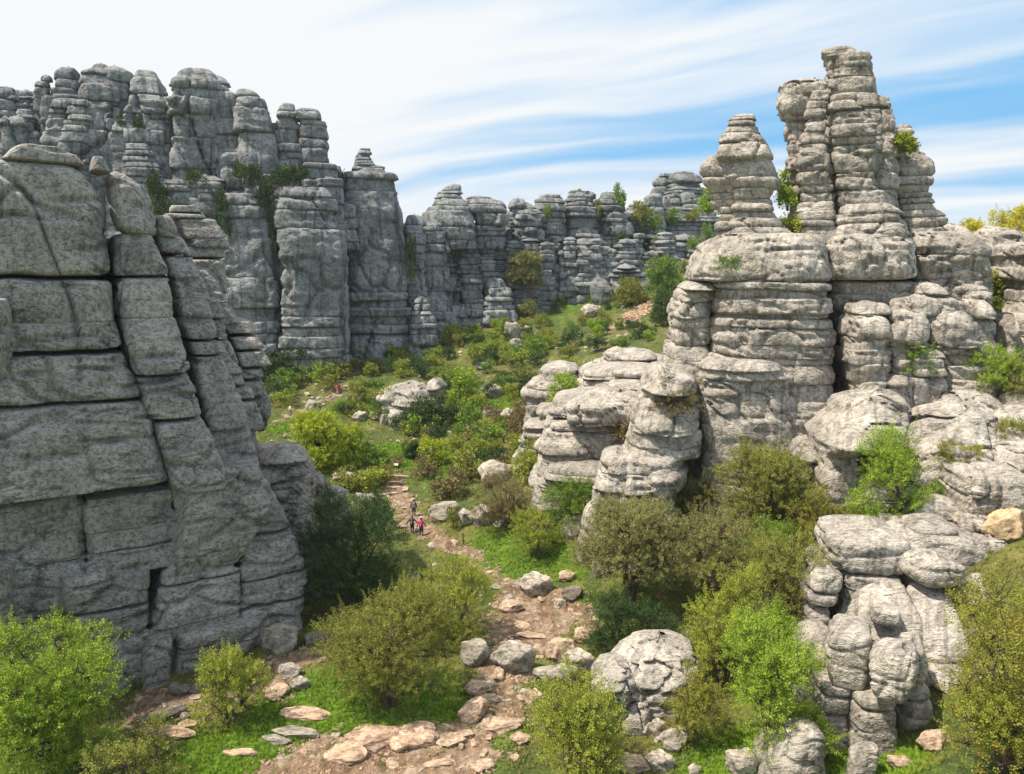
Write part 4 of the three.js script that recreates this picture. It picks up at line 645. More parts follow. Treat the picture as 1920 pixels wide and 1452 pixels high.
formation('rock_stack', 'near stack of rounded pale blocks in the lower right corner', 'rock', 1640, 1400, 36, [
  { d: 37.2, hd: 1.9, e: 6, yaw: -0.42, root: 0, rows: [[1202, 1554, 1642], [1245, 1544, 1638], [1296, 1554, 1626]], cuts: [], topRound: 0.35, footRound: 0.4 },
  { d: 39.4, hd: 1.0, e: 3, yaw: -0.3, root: 0, rows: [[1150, 1640, 1690], [1180, 1632, 1700]], cuts: [], topRound: 0.5 },
  { d: 35.2, hd: 1.6, e: 5, yaw: -0.48, root: 0, rows: [[1226, 1650, 1722], [1266, 1620, 1724], [1320, 1630, 1700]], cuts: [], topRound: 0.6, footRound: 0.6 },
  { d: 36.6, hd: 1.3, e: 4, yaw: -0.4, root: 0, rows: [[1216, 1694, 1740], [1262, 1692, 1748], [1290, 1694, 1740]], cuts: [], topRound: 0.5, footRound: 0.4 },
  { d: 37.4, hd: 1.8, e: 4.2, rows: [[1290, 1540, 1602], [1345, 1536, 1602], [1396, 1530, 1604]], cuts: [1313, 1349], groove: 0.5 },
  { d: 36.0, hd: 1.8, e: 4.2, rows: [[1316, 1616, 1690], [1412, 1604, 1692]], cuts: [1341, 1374], groove: 0.5 },
  { d: 36.8, hd: 1.8, e: 4.2, rows: [[1296, 1698, 1750], [1405, 1696, 1768]], cuts: [1320, 1350, 1378], groove: 0.5 },
  { d: 38.6, hd: 1.8, e: 4, rows: [[1290, 1580, 1740], [1420, 1560, 1750]], cuts: [1350], groove: 0.5 },
  { d: 34.2, hd: 2.4, e: 3, rows: [[1384, 1510, 1548], [1412, 1480, 1562], [1452, 1445, 1565], [1500, 1430, 1570]], cuts: [], topRound: 0.8, dipx: 0.1 },
  { d: 33.8, hd: 0.8, e: 3.4, rows: [[1408, 1622, 1656], [1425, 1602, 1658], [1460, 1596, 1650]], cuts: [], topRound: 0.3, dipx: 0.2 },
].map((c) => ({ ...BD, part: 'boulder', front: true, amp: 0.6, sharp: 3, gap: 0.12, tint: 0.95, ...c })));
formation('boulder', 'broad craggy pale boulder beside the path, left of the bright bush', 'rock', 1215, 1310, 43, [
  { ...BD, part: 'boulder_face', d: 44, hd: 3, e: 2.6, rows: [[1190, 1215, 1262], [1212, 1175, 1300], [1250, 1145, 1308], [1330, 1140, 1300]], cuts: [], topRound: 1.2, amp: 1.5, dipx: 0.03 },
  { ...BD, part: 'boulder_face', d: 42.6, hd: 2, e: 2.6, rows: [[1240, 1120, 1180], [1262, 1100, 1200], [1310, 1105, 1190]], cuts: [], topRound: 0.8, amp: 1.4 },
  { ...BD, part: 'boulder_face', d: 41.5, hd: 1.3, e: 2.6, rows: [[1312, 1180, 1220], [1330, 1160, 1225], [1350, 1152, 1220]], cuts: [], topRound: 0.5, amp: 1.2 },
]);
// ------------------------------------------------------------------ plants
const up = new THREE.Vector3(0, 1, 0), tq = new THREE.Quaternion(), tq2 = new THREE.Quaternion(), tv = new THREE.Vector3(), tm = new THREE.Matrix4(), ts = new THREE.Vector3();
function sprigGeometry(seed, n, len, leaf, spread) { // a twig set with leaves; grows along +y
  const R = rng(seed), pos = [], idx = [];
  for (let i = 0; i < n; i++) {
    const t = (i + 0.5) / n, a = i * 2.4 + R(), y = t * len, out = new THREE.Vector3(Math.cos(a), 0.35 + 0.8 * R() - 0.3, Math.sin(a)).normalize();
    const off = spread * (0.3 + 0.7 * R()) * (1 - 0.4 * t), c = new THREE.Vector3(out.x * off, y + out.y * off * 0.6, out.z * off);
    const side = new THREE.Vector3(R() - 0.5, R() - 0.5, R() - 0.5).cross(out).normalize(), L = leaf * (0.7 + 0.6 * R()), W = L * (0.30 + 0.14 * R()), nrm = out.clone().cross(side).multiplyScalar(W * 0.35);
    const k = pos.length / 3, p = (v) => pos.push(v.x, v.y, v.z);
    p(c.clone()); p(c.clone().addScaledVector(out, L * 0.5).addScaledVector(side, W).add(nrm)); p(c.clone().addScaledVector(out, L)); p(c.clone().addScaledVector(out, L * 0.5).addScaledVector(side, -W).add(nrm));
    idx.push(k, k + 1, k + 2, k, k + 2, k + 3);
  }
  { const k = pos.length / 3, w = 0.006; pos.push(-w, 0, 0, w, 0, 0, 0, len, 0, 0, 0, -w, 0, 0, w); idx.push(k, k + 1, k + 2, k + 3, k + 4, k + 2); }
  return geom(pos, idx);
}
const SPRIG = { near: [1, 2, 3].map((s) => sprigGeometry(s, 20, 0.46, 0.080, 0.095)), mid: [4, 5].map((s) => sprigGeometry(s, 15, 0.55, 0.17, 0.20)), far: [6, 7].map((s) => sprigGeometry(s, 14, 0.8, 0.30, 0.34)) };
const leafMat = (hex, tr = 0.30) => new THREE.MeshPhysicalMaterial({ color: new THREE.Color().setRGB(...hex), roughness: 0.75, transmission: tr, thickness: 0, side: THREE.DoubleSide, specularIntensity: 0.35 });
const white = [1, 1, 1];
const LM = leafMat(white), barkMat = new THREE.MeshStandardMaterial({ color: new THREE.Color().setRGB(0.085, 0.065, 0.048), roughness: 0.95 }), paleBark = new THREE.MeshStandardMaterial({ color: new THREE.Color().setRGB(0.22, 0.19, 0.155), roughness: 0.95 });
const PAL = { // leaf colours of each kind: two ends of a range, and an odd one
  bright: [[0.21, 0.34, 0.028], [0.36, 0.47, 0.055], [0.13, 0.24, 0.02]], lime: [[0.31, 0.40, 0.022], [0.46, 0.52, 0.04], [0.18, 0.28, 0.02]], yellowgreen: [[0.24, 0.30, 0.035], [0.38, 0.42, 0.06], [0.15, 0.21, 0.025]],
  olive: [[0.19, 0.225, 0.04], [0.32, 0.335, 0.07], [0.24, 0.19, 0.05]], greyolive: [[0.21, 0.225, 0.07], [0.32, 0.31, 0.11], [0.20, 0.17, 0.07]], green: [[0.13, 0.24, 0.03], [0.22, 0.33, 0.042], [0.09, 0.16, 0.02]],
  dark: [[0.035, 0.08, 0.022], [0.07, 0.13, 0.03], [0.10, 0.16, 0.03]], brown: [[0.20, 0.165, 0.075], [0.26, 0.22, 0.095], [0.18, 0.19, 0.06]], yellow: [[0.48, 0.46, 0.03], [0.62, 0.56, 0.05], [0.30, 0.36, 0.03]], rust: [[0.23, 0.25, 0.035], [0.30, 0.31, 0.05], [0.36, 0.24, 0.045]],
};
function tube(pos, idx, P, r0, r1, sides = 5) { // tapered limb through the points
  const k0 = pos.length / 3, n = P.length, d = new THREE.Vector3(), a = new THREE.Vector3(), b = new THREE.Vector3();
  for (let i = 0; i < n; i++) {
    d.copy(P[Math.min(n - 1, i + 1)]).sub(P[Math.max(0, i - 1)]).normalize(); a.set(0.31, 0.2, 0.93).cross(d).normalize(); b.copy(d).cross(a);
    const r = lerp(r0, r1, i / (n - 1));
    for (let s = 0; s < sides; s++) { const t = s / sides * 2 * Math.PI, c = Math.cos(t) * r, q = Math.sin(t) * r; pos.push(P[i].x + a.x * c + b.x * q, P[i].y + a.y * c + b.y * q, P[i].z + a.z * c + b.z * q); }
  }
  for (let i = 0; i + 1 < n; i++) for (let s = 0; s < sides; s++) { const p = k0 + i * sides + s, q = k0 + i * sides + (s + 1) % sides; idx.push(p, q, p + sides, q, q + sides, p + sides); }
}
function bend(a, b, R, amt, n = 5) { const P = [], k = a.distanceTo(b) * amt, c = a.clone().lerp(b, 0.5).add(new THREE.Vector3((R() - 0.5) * k, (R() - 0.2) * k, (R() - 0.5) * k)); for (let i = 0; i < n; i++) { const t = i / (n - 1), u = 1 - t; P.push(new THREE.Vector3(u * u * a.x + 2 * u * t * c.x + t * t * b.x, u * u * a.y + 2 * u * t * c.y + t * t * b.y, u * u * a.z + 2 * u * t * c.z + t * t * b.z)); } return P; }
// opts: w, h in metres, lod, pal, dense (sprigs per square metre of crown shell), spiky, open (bare lower part), trunk
function plant(seed, o) {
  const R = rng(seed), g = new THREE.Group(), { w, h } = o, pos = [], idx = [], tpos = [], tidx = [];
  const nC = o.clumps ?? Math.max(7, Math.round(12 + Math.min(w, h) * 3.2)), clumps = [], lodLen = { near: 0.40, mid: 0.55, far: 0.8 }[o.lod], open = o.open ?? 0.03;
  for (let i = 0; i < nC; i++) {
    const a = i * 2.399 + R() * 0.8, t = (i + 0.5) / nC, yy = open + (1 - open) * (0.04 + 0.86 * Math.pow(R(), 0.95)), env = Math.sqrt(Math.max(0.08, 1 - Math.pow(Math.abs((yy - (o.belly ?? 0.45)) / (yy > (o.belly ?? 0.45) ? 1.06 - (o.belly ?? 0.45) : 0.75)), 2)));
    const rr = w * 0.5 * env * (0.25 + 0.62 * Math.sqrt(t)) * (0.8 + 0.35 * R()), cr = (0.10 + 0.13 * R()) * Math.min(w, h * 1.2) * (o.clumpSize ?? 1);
    clumps.push({ c: new THREE.Vector3(Math.cos(a) * rr, Math.min(h - cr * 0.75, Math.max(cr * 0.6, yy * h)), Math.sin(a) * rr), r: cr, tone: R(), sq: 0.65 + 0.4 * R() });
  }
  { let ex = 0, ey = 0; for (const c of clumps) { ex = Math.max(ex, Math.hypot(c.c.x, c.c.z) + c.r * 0.95); ey = Math.max(ey, c.c.y + c.r * c.sq); } const fx = w * 0.5 / ex, fy = h / ey; for (const c of clumps) { c.c.x *= fx; c.c.z *= fx; c.c.y *= fy; c.r *= Math.min(1.1, (fx + fy) / 2); } }
  const stems = Math.max(1, o.stems ?? Math.round(2 + R() * 3)), roots = []; for (let s = 0; s < stems; s++) roots.push(new THREE.Vector3((R() - 0.5) * 0.14 * w / Math.max(1, w * 0.3), -0.25, (R() - 0.5) * 0.14 * w / Math.max(1, w * 0.3)));
  const rad = (o.trunk ?? 0.035) * Math.sqrt(h * w) * 0.6;
  const forks = roots.map((r) => new THREE.Vector3(r.x * 3 + (R() - 0.5) * 0.3 * w * 0.4, h * (0.16 + 0.22 * R() + open * 0.4), r.z * 3 + (R() - 0.5) * 0.3 * w * 0.4));
  roots.forEach((r, i) => tube(tpos, tidx, bend(r, forks[i], R, 0.25, o.lod === 'far' ? 3 : 5), rad, rad * 0.6, o.lod === 'far' ? 4 : 7));
  for (const c of clumps) {
    let f = forks[0]; for (const q of forks) if (q.distanceTo(c.c) < f.distanceTo(c.c)) f = q;
    const fr = o.lod === 'far'; tube(pos, idx, bend(f, c.c, R, 0.3, fr ? 3 : 5), rad * 0.5, rad * 0.16, fr ? 3 : 4);
    const nt = fr ? 2 : o.twigs ?? 5;
    for (let i = 0; i < nt; i++) { const d = new THREE.Vector3(R() - 0.5, R() * 0.8 - 0.2, R() - 0.5).normalize(), e = c.c.clone().addScaledVector(d, c.r * (0.75 + 0.5 * R())); tube(pos, idx, bend(c.c.clone().addScaledVector(d, -c.r * 0.2), e, R, 0.35, 3), rad * 0.17, 0.006 + rad * 0.03, 3); }
  }
  if (o.lod !== 'far') for (let i = 0; i < (o.bare ?? 12); i++) { // bare twigs that stand out
    const c = clumps[(R() * clumps.length) | 0], d = new THREE.Vector3(c.c.x / w + R() - 0.5, 0.25 + R() * 0.7, c.c.z / w + R() - 0.5).normalize(), a = c.c.clone().addScaledVector(d, c.r * 0.4), e = a.clone().addScaledVector(d, (0.16 + 0.16 * R()) * Math.min(w, h)); tube(pos, idx, bend(a, e, R, 0.3, 4), 0.02, 0.006, 3);
  }
  mesh('trunk', geom(tpos, tidx), o.pale ? paleBark : barkMat, g); mesh('branches', geom(pos, idx), o.pale ? paleBark : barkMat, g);
  const list = [], sp = SPRIG[o.lod], pal = PAL[o.pal], col = new THREE.Color();
  for (const c of clumps) {
    const n = Math.max(10, Math.round((o.dense ?? 26) * c.r * c.r * 4 * c.sq / (lodLen * lodLen) * 0.115));
    for (let i = 0; i < n; i++) {
      const d = new THREE.Vector3(R() * 2 - 1, R() * 2 - 1, R() * 2 - 1); if (d.lengthSq() > 1 || d.lengthSq() < 0.01) { i--; continue; } d.normalize();
      if (d.y < -0.35 && R() < 0.6) d.y *= -1;
      const spike = R() < (o.spiky ?? 0.1), q = spike ? 0.95 + 0.45 * R() : 0.35 + 0.65 * Math.pow(R(), 0.45), lump = 1 + 0.35 * N3(c.c.x + d.x * 1.6, c.c.y + d.y * 1.6 + seed, c.c.z + d.z * 1.6);
      const p = new THREE.Vector3(c.c.x + d.x * c.r * q * lump, c.c.y + d.y * c.r * q * lump * c.sq, c.c.z + d.z * c.r * q * lump); if (p.y < 0.05) continue;
      const dir = d.clone().multiplyScalar(0.9).add(new THREE.Vector3((R() - 0.5) * 1.1, 0.35 + (R() - 0.5) * 0.8, (R() - 0.5) * 1.1)).normalize(), s = (0.65 + 0.7 * R()) * (o.leaf ?? 1);
      const m = R() < 0.16 ? mix3(pal[0], pal[2], R()) : mix3(pal[0], pal[1], Math.min(1, c.tone * 0.6 + R() * 0.5));
      list.push([p, dir, s, R() * 6.28, m]);
    }
  }
  const shoots = Math.round((o.shoots ?? 26) * (o.lod === 'near' ? 1.6 : o.lod === 'mid' ? 0.9 : 0.4));
  for (let i = 0; i < shoots; i++) { // leafy shoots that stand out of the crown
    const c = clumps[(R() * clumps.length) | 0], d = new THREE.Vector3(c.c.x / (w * 0.5) + (R() - 0.5) * 0.8, (c.c.y / h - 0.35) * 1.6 + 0.35 + (R() - 0.5) * 0.7, c.c.z / (w * 0.5) + (R() - 0.5) * 0.8).normalize(), st = c.c.clone().addScaledVector(d, c.r * 0.7), len = (0.10 + 0.14 * R()) * Math.min(w, h) + lodLen * 0.5, k = Math.max(2, Math.round(len / (lodLen * 0.55)));
    const m = mix3(pal[0], pal[1], 0.4 + 0.6 * R()); for (let j = 0; j < k; j++) list.push([st.clone().addScaledVector(d, len * j / k), d.clone().add(new THREE.Vector3((R() - 0.5) * 0.5, (R() - 0.5) * 0.5, (R() - 0.5) * 0.5)).normalize(), (0.55 + 0.35 * (1 - j / k)) * (o.leaf ?? 1), R() * 6.28, m]);
  }
  const per = sp.map(() => []); list.forEach((e, i) => per[i % sp.length].push(e));
  const crown = new THREE.Group(); crown.name = 'crown'; g.add(crown);
  per.forEach((L, v) => {
    const im = new THREE.InstancedMesh(sp[v], LM, L.length); im.name = 'foliage'; im.userData.kind = 'stuff'; im.castShadow = im.receiveShadow = true;
    L.forEach(([p, d, s, r, c], i) => { tq.setFromUnitVectors(up, d); tq2.setFromAxisAngle(up, r); tm.compose(p, tq.multiply(tq2), ts.set(s, s, s)); im.setMatrixAt(i, tm); im.setColorAt(i, col.setRGB(...c)); });
    crown.add(im);
  });
  g.userData.n = list.length; return g;
}
let plantSeed = 500, leafCount = 0;
function setPlant(g, name, label, category, p, turn, group, sc) { g.name = numbered(name); g.position.copy(p); g.rotation.y = turn ?? 0; if (sc) g.scale.copy(sc); leafCount += g.userData.n ?? 0; delete g.userData.n; scene.add(g); return tag(g, label, category, group); }
// a shrub by its foot pixel and its size in survey pixels; d: distance when it grows on rock rather than on the ground
function shrub(px, py, wpx, hpx, pal, label, x = {}) {
  let p, s, D; if (x.d) { p = at(px, py, x.d); s = mPer(x.d, py); D = x.d; } else { p = hit(px, py); s = p.s; D = p.d; }
  const w = wpx * s, h = hpx * s * (x.d ? 1.0 : 1.06);
  const lod = x.lod ?? (D < 62 ? 'near' : D < 105 ? 'mid' : 'far');
  return setPlant(plant(++plantSeed, { w, h, lod, pal, ...x }), x.name ?? 'shrub', label, x.cat ?? 'shrub', p, 0, x.group, x.flat ? new THREE.Vector3(1, 1, x.flat) : null);
}
// near plants
shrub(95, 1452, 300, 285, 'bright', 'big bright green hawthorn bush in the lower left corner', { spiky: 0.22, name: 'hawthorn_bush', cat: 'bush', dense: 30 });
shrub(245, 1478, 235, 105, 'olive', 'low olive bush at the bottom edge beside the big green bush', { name: 'hawthorn_bush', cat: 'bush', open: 0 });
shrub(432, 1362, 140, 138, 'yellowgreen', 'spiky yellow green bush on the grass before the dark cliff', { spiky: 0.3, name: 'hawthorn_bush', cat: 'bush', belly: 0.4 });
shrub(735, 1322, 275, 215, 'olive', 'large olive hawthorn tree beside the path, centre bottom', { spiky: 0.2, name: 'hawthorn_tree', cat: 'tree', open: 0.22, stems: 5, dense: 24, twigs: 8, flat: 0.74, shoots: 40, bare: 24 });
shrub(845, 1200, 190, 140, 'yellowgreen', 'pale yellow green bush just behind the large olive hawthorn', { spiky: 0.25, name: 'hawthorn_bush', cat: 'bush', dense: 24 });
shrub(655, 1160, 200, 225, 'dark', 'dark ivy covered thicket at the right foot of the shaded cliff', { name: 'thicket', cat: 'thicket', dense: 30, open: 0, spiky: 0.15 });
shrub(725, 1130, 95, 80, 'olive', 'small dull bush in front of the dark thicket, towards the path', { name: 'hawthorn_bush', cat: 'bush' });
shrub(712, 1014, 42, 72, 'dark', 'narrow dark upright shrub left of the walkers on the path', { open: 0, clumpSize: 0.9, belly: 0.5 });
shrub(1082, 1462, 195, 190, 'yellowgreen', 'yellow olive bush right of the path at the bottom edge', { spiky: 0.25, name: 'hawthorn_bush', cat: 'bush', open: 0.2, stems: 6, twigs: 9, dense: 24 });
shrub(1445, 1425, 205, 265, 'bright', 'bright fresh green maple tree left of the near rock stack', { name: 'maple_tree', cat: 'tree', dense: 32, open: 0.1 });
shrub(1362, 1285, 150, 215, 'yellowgreen', 'tall yellow green maple behind the bright green tree', { name: 'maple_tree', cat: 'tree', dense: 30, open: 0.05 });
shrub(1300, 1402, 110, 150, 'rust', 'brownish green shrub between the craggy boulder and the bright tree', { spiky: 0.2 });
shrub(1180, 1150, 230, 210, 'greyolive', 'wide grey olive thorn tree with dark bare lower branches', { name: 'thorn_tree', cat: 'tree', open: 0.42, stems: 5, twigs: 10, dense: 21, trunk: 0.05, spiky: 0.2 });
shrub(1330, 1120, 170, 150, 'greyolive', 'dull twiggy thorn bush right beside the wide grey olive tree', { name: 'thorn_tree', cat: 'tree', open: 0.3, twigs: 9, dense: 18, trunk: 0.045, spiky: 0.2 });
shrub(1150, 1228, 108, 110, 'dark', 'round dark evergreen shrub above the craggy boulder', { open: 0, name: 'evergreen_shrub', dense: 34 });
shrub(1225, 1215, 100, 75, 'dark', 'low dark evergreen mound touching the craggy boulder top', { open: 0, name: 'evergreen_shrub' });
shrub(1430, 1010, 205, 165, 'olive', 'broad olive hawthorn below the round rock dome', { name: 'hawthorn_tree', cat: 'tree', spiky: 0.2, dense: 26, twigs: 7 });
shrub(1300, 1000, 115, 105, 'greyolive', 'dull olive bush by the black hollow under the tower', { name: 'hawthorn_bush', cat: 'bush', spiky: 0.2 });
shrub(1462, 1195, 165, 185, 'olive', 'olive hawthorn with bare twigs left of the jutting slab', { name: 'hawthorn_tree', cat: 'tree', open: 0.25, twigs: 9, spiky: 0.25, dense: 22 });
shrub(1440, 1080, 110, 100, 'green', 'mid green bush between the two olive hawthorns on the right', { spiky: 0.15 });
shrub(1522, 1020, 105, 105, 'rust', 'rust tinted shrub left of the bright slender tree', { spiky: 0.2 });
shrub(1560, 1060, 80, 60, 'rust', 'low rust tinted shrub above the jutting slab', { spiky: 0.2 });
shrub(1660, 1012, 150, 195, 'bright', 'slender bright green tree standing among the right hand boulders', { name: 'maple_tree', cat: 'tree', stems: 1, open: 0.08, belly: 0.34, dense: 27, leaf: 1 });
shrub(1740, 985, 75, 75, 'green', 'small green bush at the right foot of the slender bright tree', {});
shrub(1600, 1000, 60, 45, 'rust', 'small rust shrub at the left foot of the slender bright tree', {});
shrub(1885, 1450, 260, 345, 'rust', 'big olive and rust bush filling the lower right corner', { name: 'hawthorn_bush', cat: 'bush', spiky: 0.25, dense: 26, twigs: 10, open: 0 });
shrub(1870, 1400, 90, 100, 'yellowgreen', 'yellow green sprout in front of the lower right bush', { spiky: 0.3, d: 29.5 });
shrub(1775, 1130, 60, 55, 'greyolive', 'small grey shrub under the jutting boulder lip', {});
shrub(1862, 742, 115, 92, 'bright', 'bright green bush at the right edge below the broken cliff end', { d: 58 });
shrub(1915, 740, 90, 70, 'olive', 'olive bush at the right edge beside the bright green one', { d: 57 });
shrub(1845, 640, 40, 60, 'bright', 'bright green shrub in the gully left of the right edge rocks', { d: 66 });
shrub(1850, 590, 50, 75, 'yellowgreen', 'yellow green shrub high in the gully at the right', { d: 69 });
shrub(1800, 560, 90, 34, 'rust', 'low rusty scrub on the ledge below the skyline boulders', { d: 68 });
shrub(1800, 882, 100, 48, 'rust', 'low scrub on top of the squared block row', { d: 51.5 });
shrub(1900, 830, 80, 40, 'olive', 'low olive scrub on the ledges at the right edge', { d: 52.5 });
shrub(1610, 870, 70, 60, 'rust', 'rusty scrub under the overhanging pale boulder', { d: 55 });
shrub(1893, 462, 100, 66, 'yellow', 'yellow leafed tree on the right skyline', { d: 86, name: 'maple_tree', cat: 'tree', open: 0.1 });
shrub(1816, 456, 44, 36, 'yellow', 'small yellow bush on the skyline between tower and yellow tree', { d: 84 });
shrub(1515, 832, 62, 72, 'dark', 'dark shrub in the corner right of the round rock dome', { d: 61.5, open: 0 });
shrub(1478, 390, 34, 66, 'bright', 'bright shrub wedged between the spire and the great tower', { d: 67, belly: 0.35 });
shrub(1490, 440, 55, 26, 'yellowgreen', 'grassy tuft at the foot of the gap between spire and tower', { d: 65.5, open: 0 });
shrub(1362, 520, 60, 36, 'green', 'green creeper hanging on the left shoulder of the tower base', { d: 61.5, open: 0, spiky: 0.3 });
shrub(1460, 492, 26, 22, 'yellowgreen', 'small tuft on the upper ledge of the tower base', { d: 61.5, open: 0 });
shrub(1695, 280, 30, 20, 'yellowgreen', 'tiny tuft on the right shoulder of the great tower', { d: 65, open: 0 });
shrub(1270, 790, 80, 95, 'brown', 'bare brown twiggy bush clinging to the rock left of the dome', { d: 59.5, dense: 9, twigs: 14, open: 0.1 });
shrub(1520, 560, 30, 80, 'green', 'green growth in the dark cleft of the tower base', { d: 62, open: 0 });
shrub(1720, 700, 60, 50, 'green', 'green creeper on the squat banded block', { d: 58.5, open: 0, dense: 16 });
shrub(1060, 760, 62, 54, 'bright', 'bright green bush on the ledges left of the tower', { d: 88, lod: 'mid' });
shrub(1110, 720, 30, 34, 'olive', 'olive bush tucked behind the pale ledges', { d: 96, lod: 'mid' });
shrub(1175, 830, 60, 40, 'brown', 'brown scrub on the shaded ledge left of the tower foot', { d: 70, dense: 14 });
// middle distance
shrub(1000, 1046, 100, 82, 'yellowgreen', 'single small tree on the lush green lawn', { name: 'hawthorn_tree', cat: 'tree', open: 0.3, stems: 4, lod: 'near', dense: 22 });
shrub(1062, 998, 120, 100, 'green', 'green bush below the ledges, behind the lawn tree', { lod: 'near' });
shrub(1085, 985, 70, 70, 'bright', 'bright green sapling beside the green bush below the ledges', { lod: 'near' });
shrub(950, 988, 130, 95, 'brown', 'wide brownish thorn bush behind the pale boulders', { lod: 'near', dense: 16, twigs: 9, spiky: 0.2 });
shrub(992, 905, 62, 70, 'yellowgreen', 'yellow green bush against the left end of the ledges', { lod: 'mid' });
shrub(605, 882, 120, 105, 'lime', 'round lime green tree in the meadow beyond the dark cliff', { name: 'maple_tree', cat: 'tree', lod: 'mid', dense: 34, open: 0.12 });
shrub(662, 880, 55, 75, 'lime', 'smaller lime green tree leaning on the round one', { name: 'maple_tree', cat: 'tree', lod: 'mid' });
shrub(815, 872, 56, 48, 'lime', 'lime green bush at the right end of the small meadow', { lod: 'mid' });
shrub(773, 860, 27, 26, 'dark', 'small dark bush on the small meadow', { lod: 'mid', open: 0 });
shrub(798, 812, 70, 66, 'dark', 'dark bush in front of the long banded boulder', { open: 0 });
shrub(725, 782, 50, 48, 'olive', 'olive bush at the left nose of the long banded boulder', {});
shrub(868, 775, 62, 80, 'bright', 'bright bush right of the long banded boulder', {});
shrub(1095, 540, 84, 52, 'bright', 'broad bright green bush at the top of the far lawn', {});
shrub(1040, 552, 40, 50, 'green', 'green bush at the upper left of the far lawn', {});
shrub(1180, 572, 64, 44, 'olive', 'olive bush below the layered hump on the far slope', {});
shrub(1245, 560, 70, 70, 'green', 'large green bush left of the tower on the far slope', {});
shrub(1255, 610, 70, 60, 'dark', 'dark green bush left of the tower, above the bare patch', {});
shrub(1165, 500, 30, 60, 'dark', 'dark tree before the ridge above the far slope', { d: 196, lod: 'far' });
shrub(1195, 480, 36, 50, 'dark', 'dark tree at the foot of the ridge knoll', { d: 202, lod: 'far' });
shrub(985, 540, 70, 66, 'greyolive', 'grey green tree leaning on the foot of the ridge', { d: 182, lod: 'far' });
shrub(1330, 400, 40, 40, 'bright', 'bright bush on the skyline left of the spire', { d: 150, lod: 'far' });

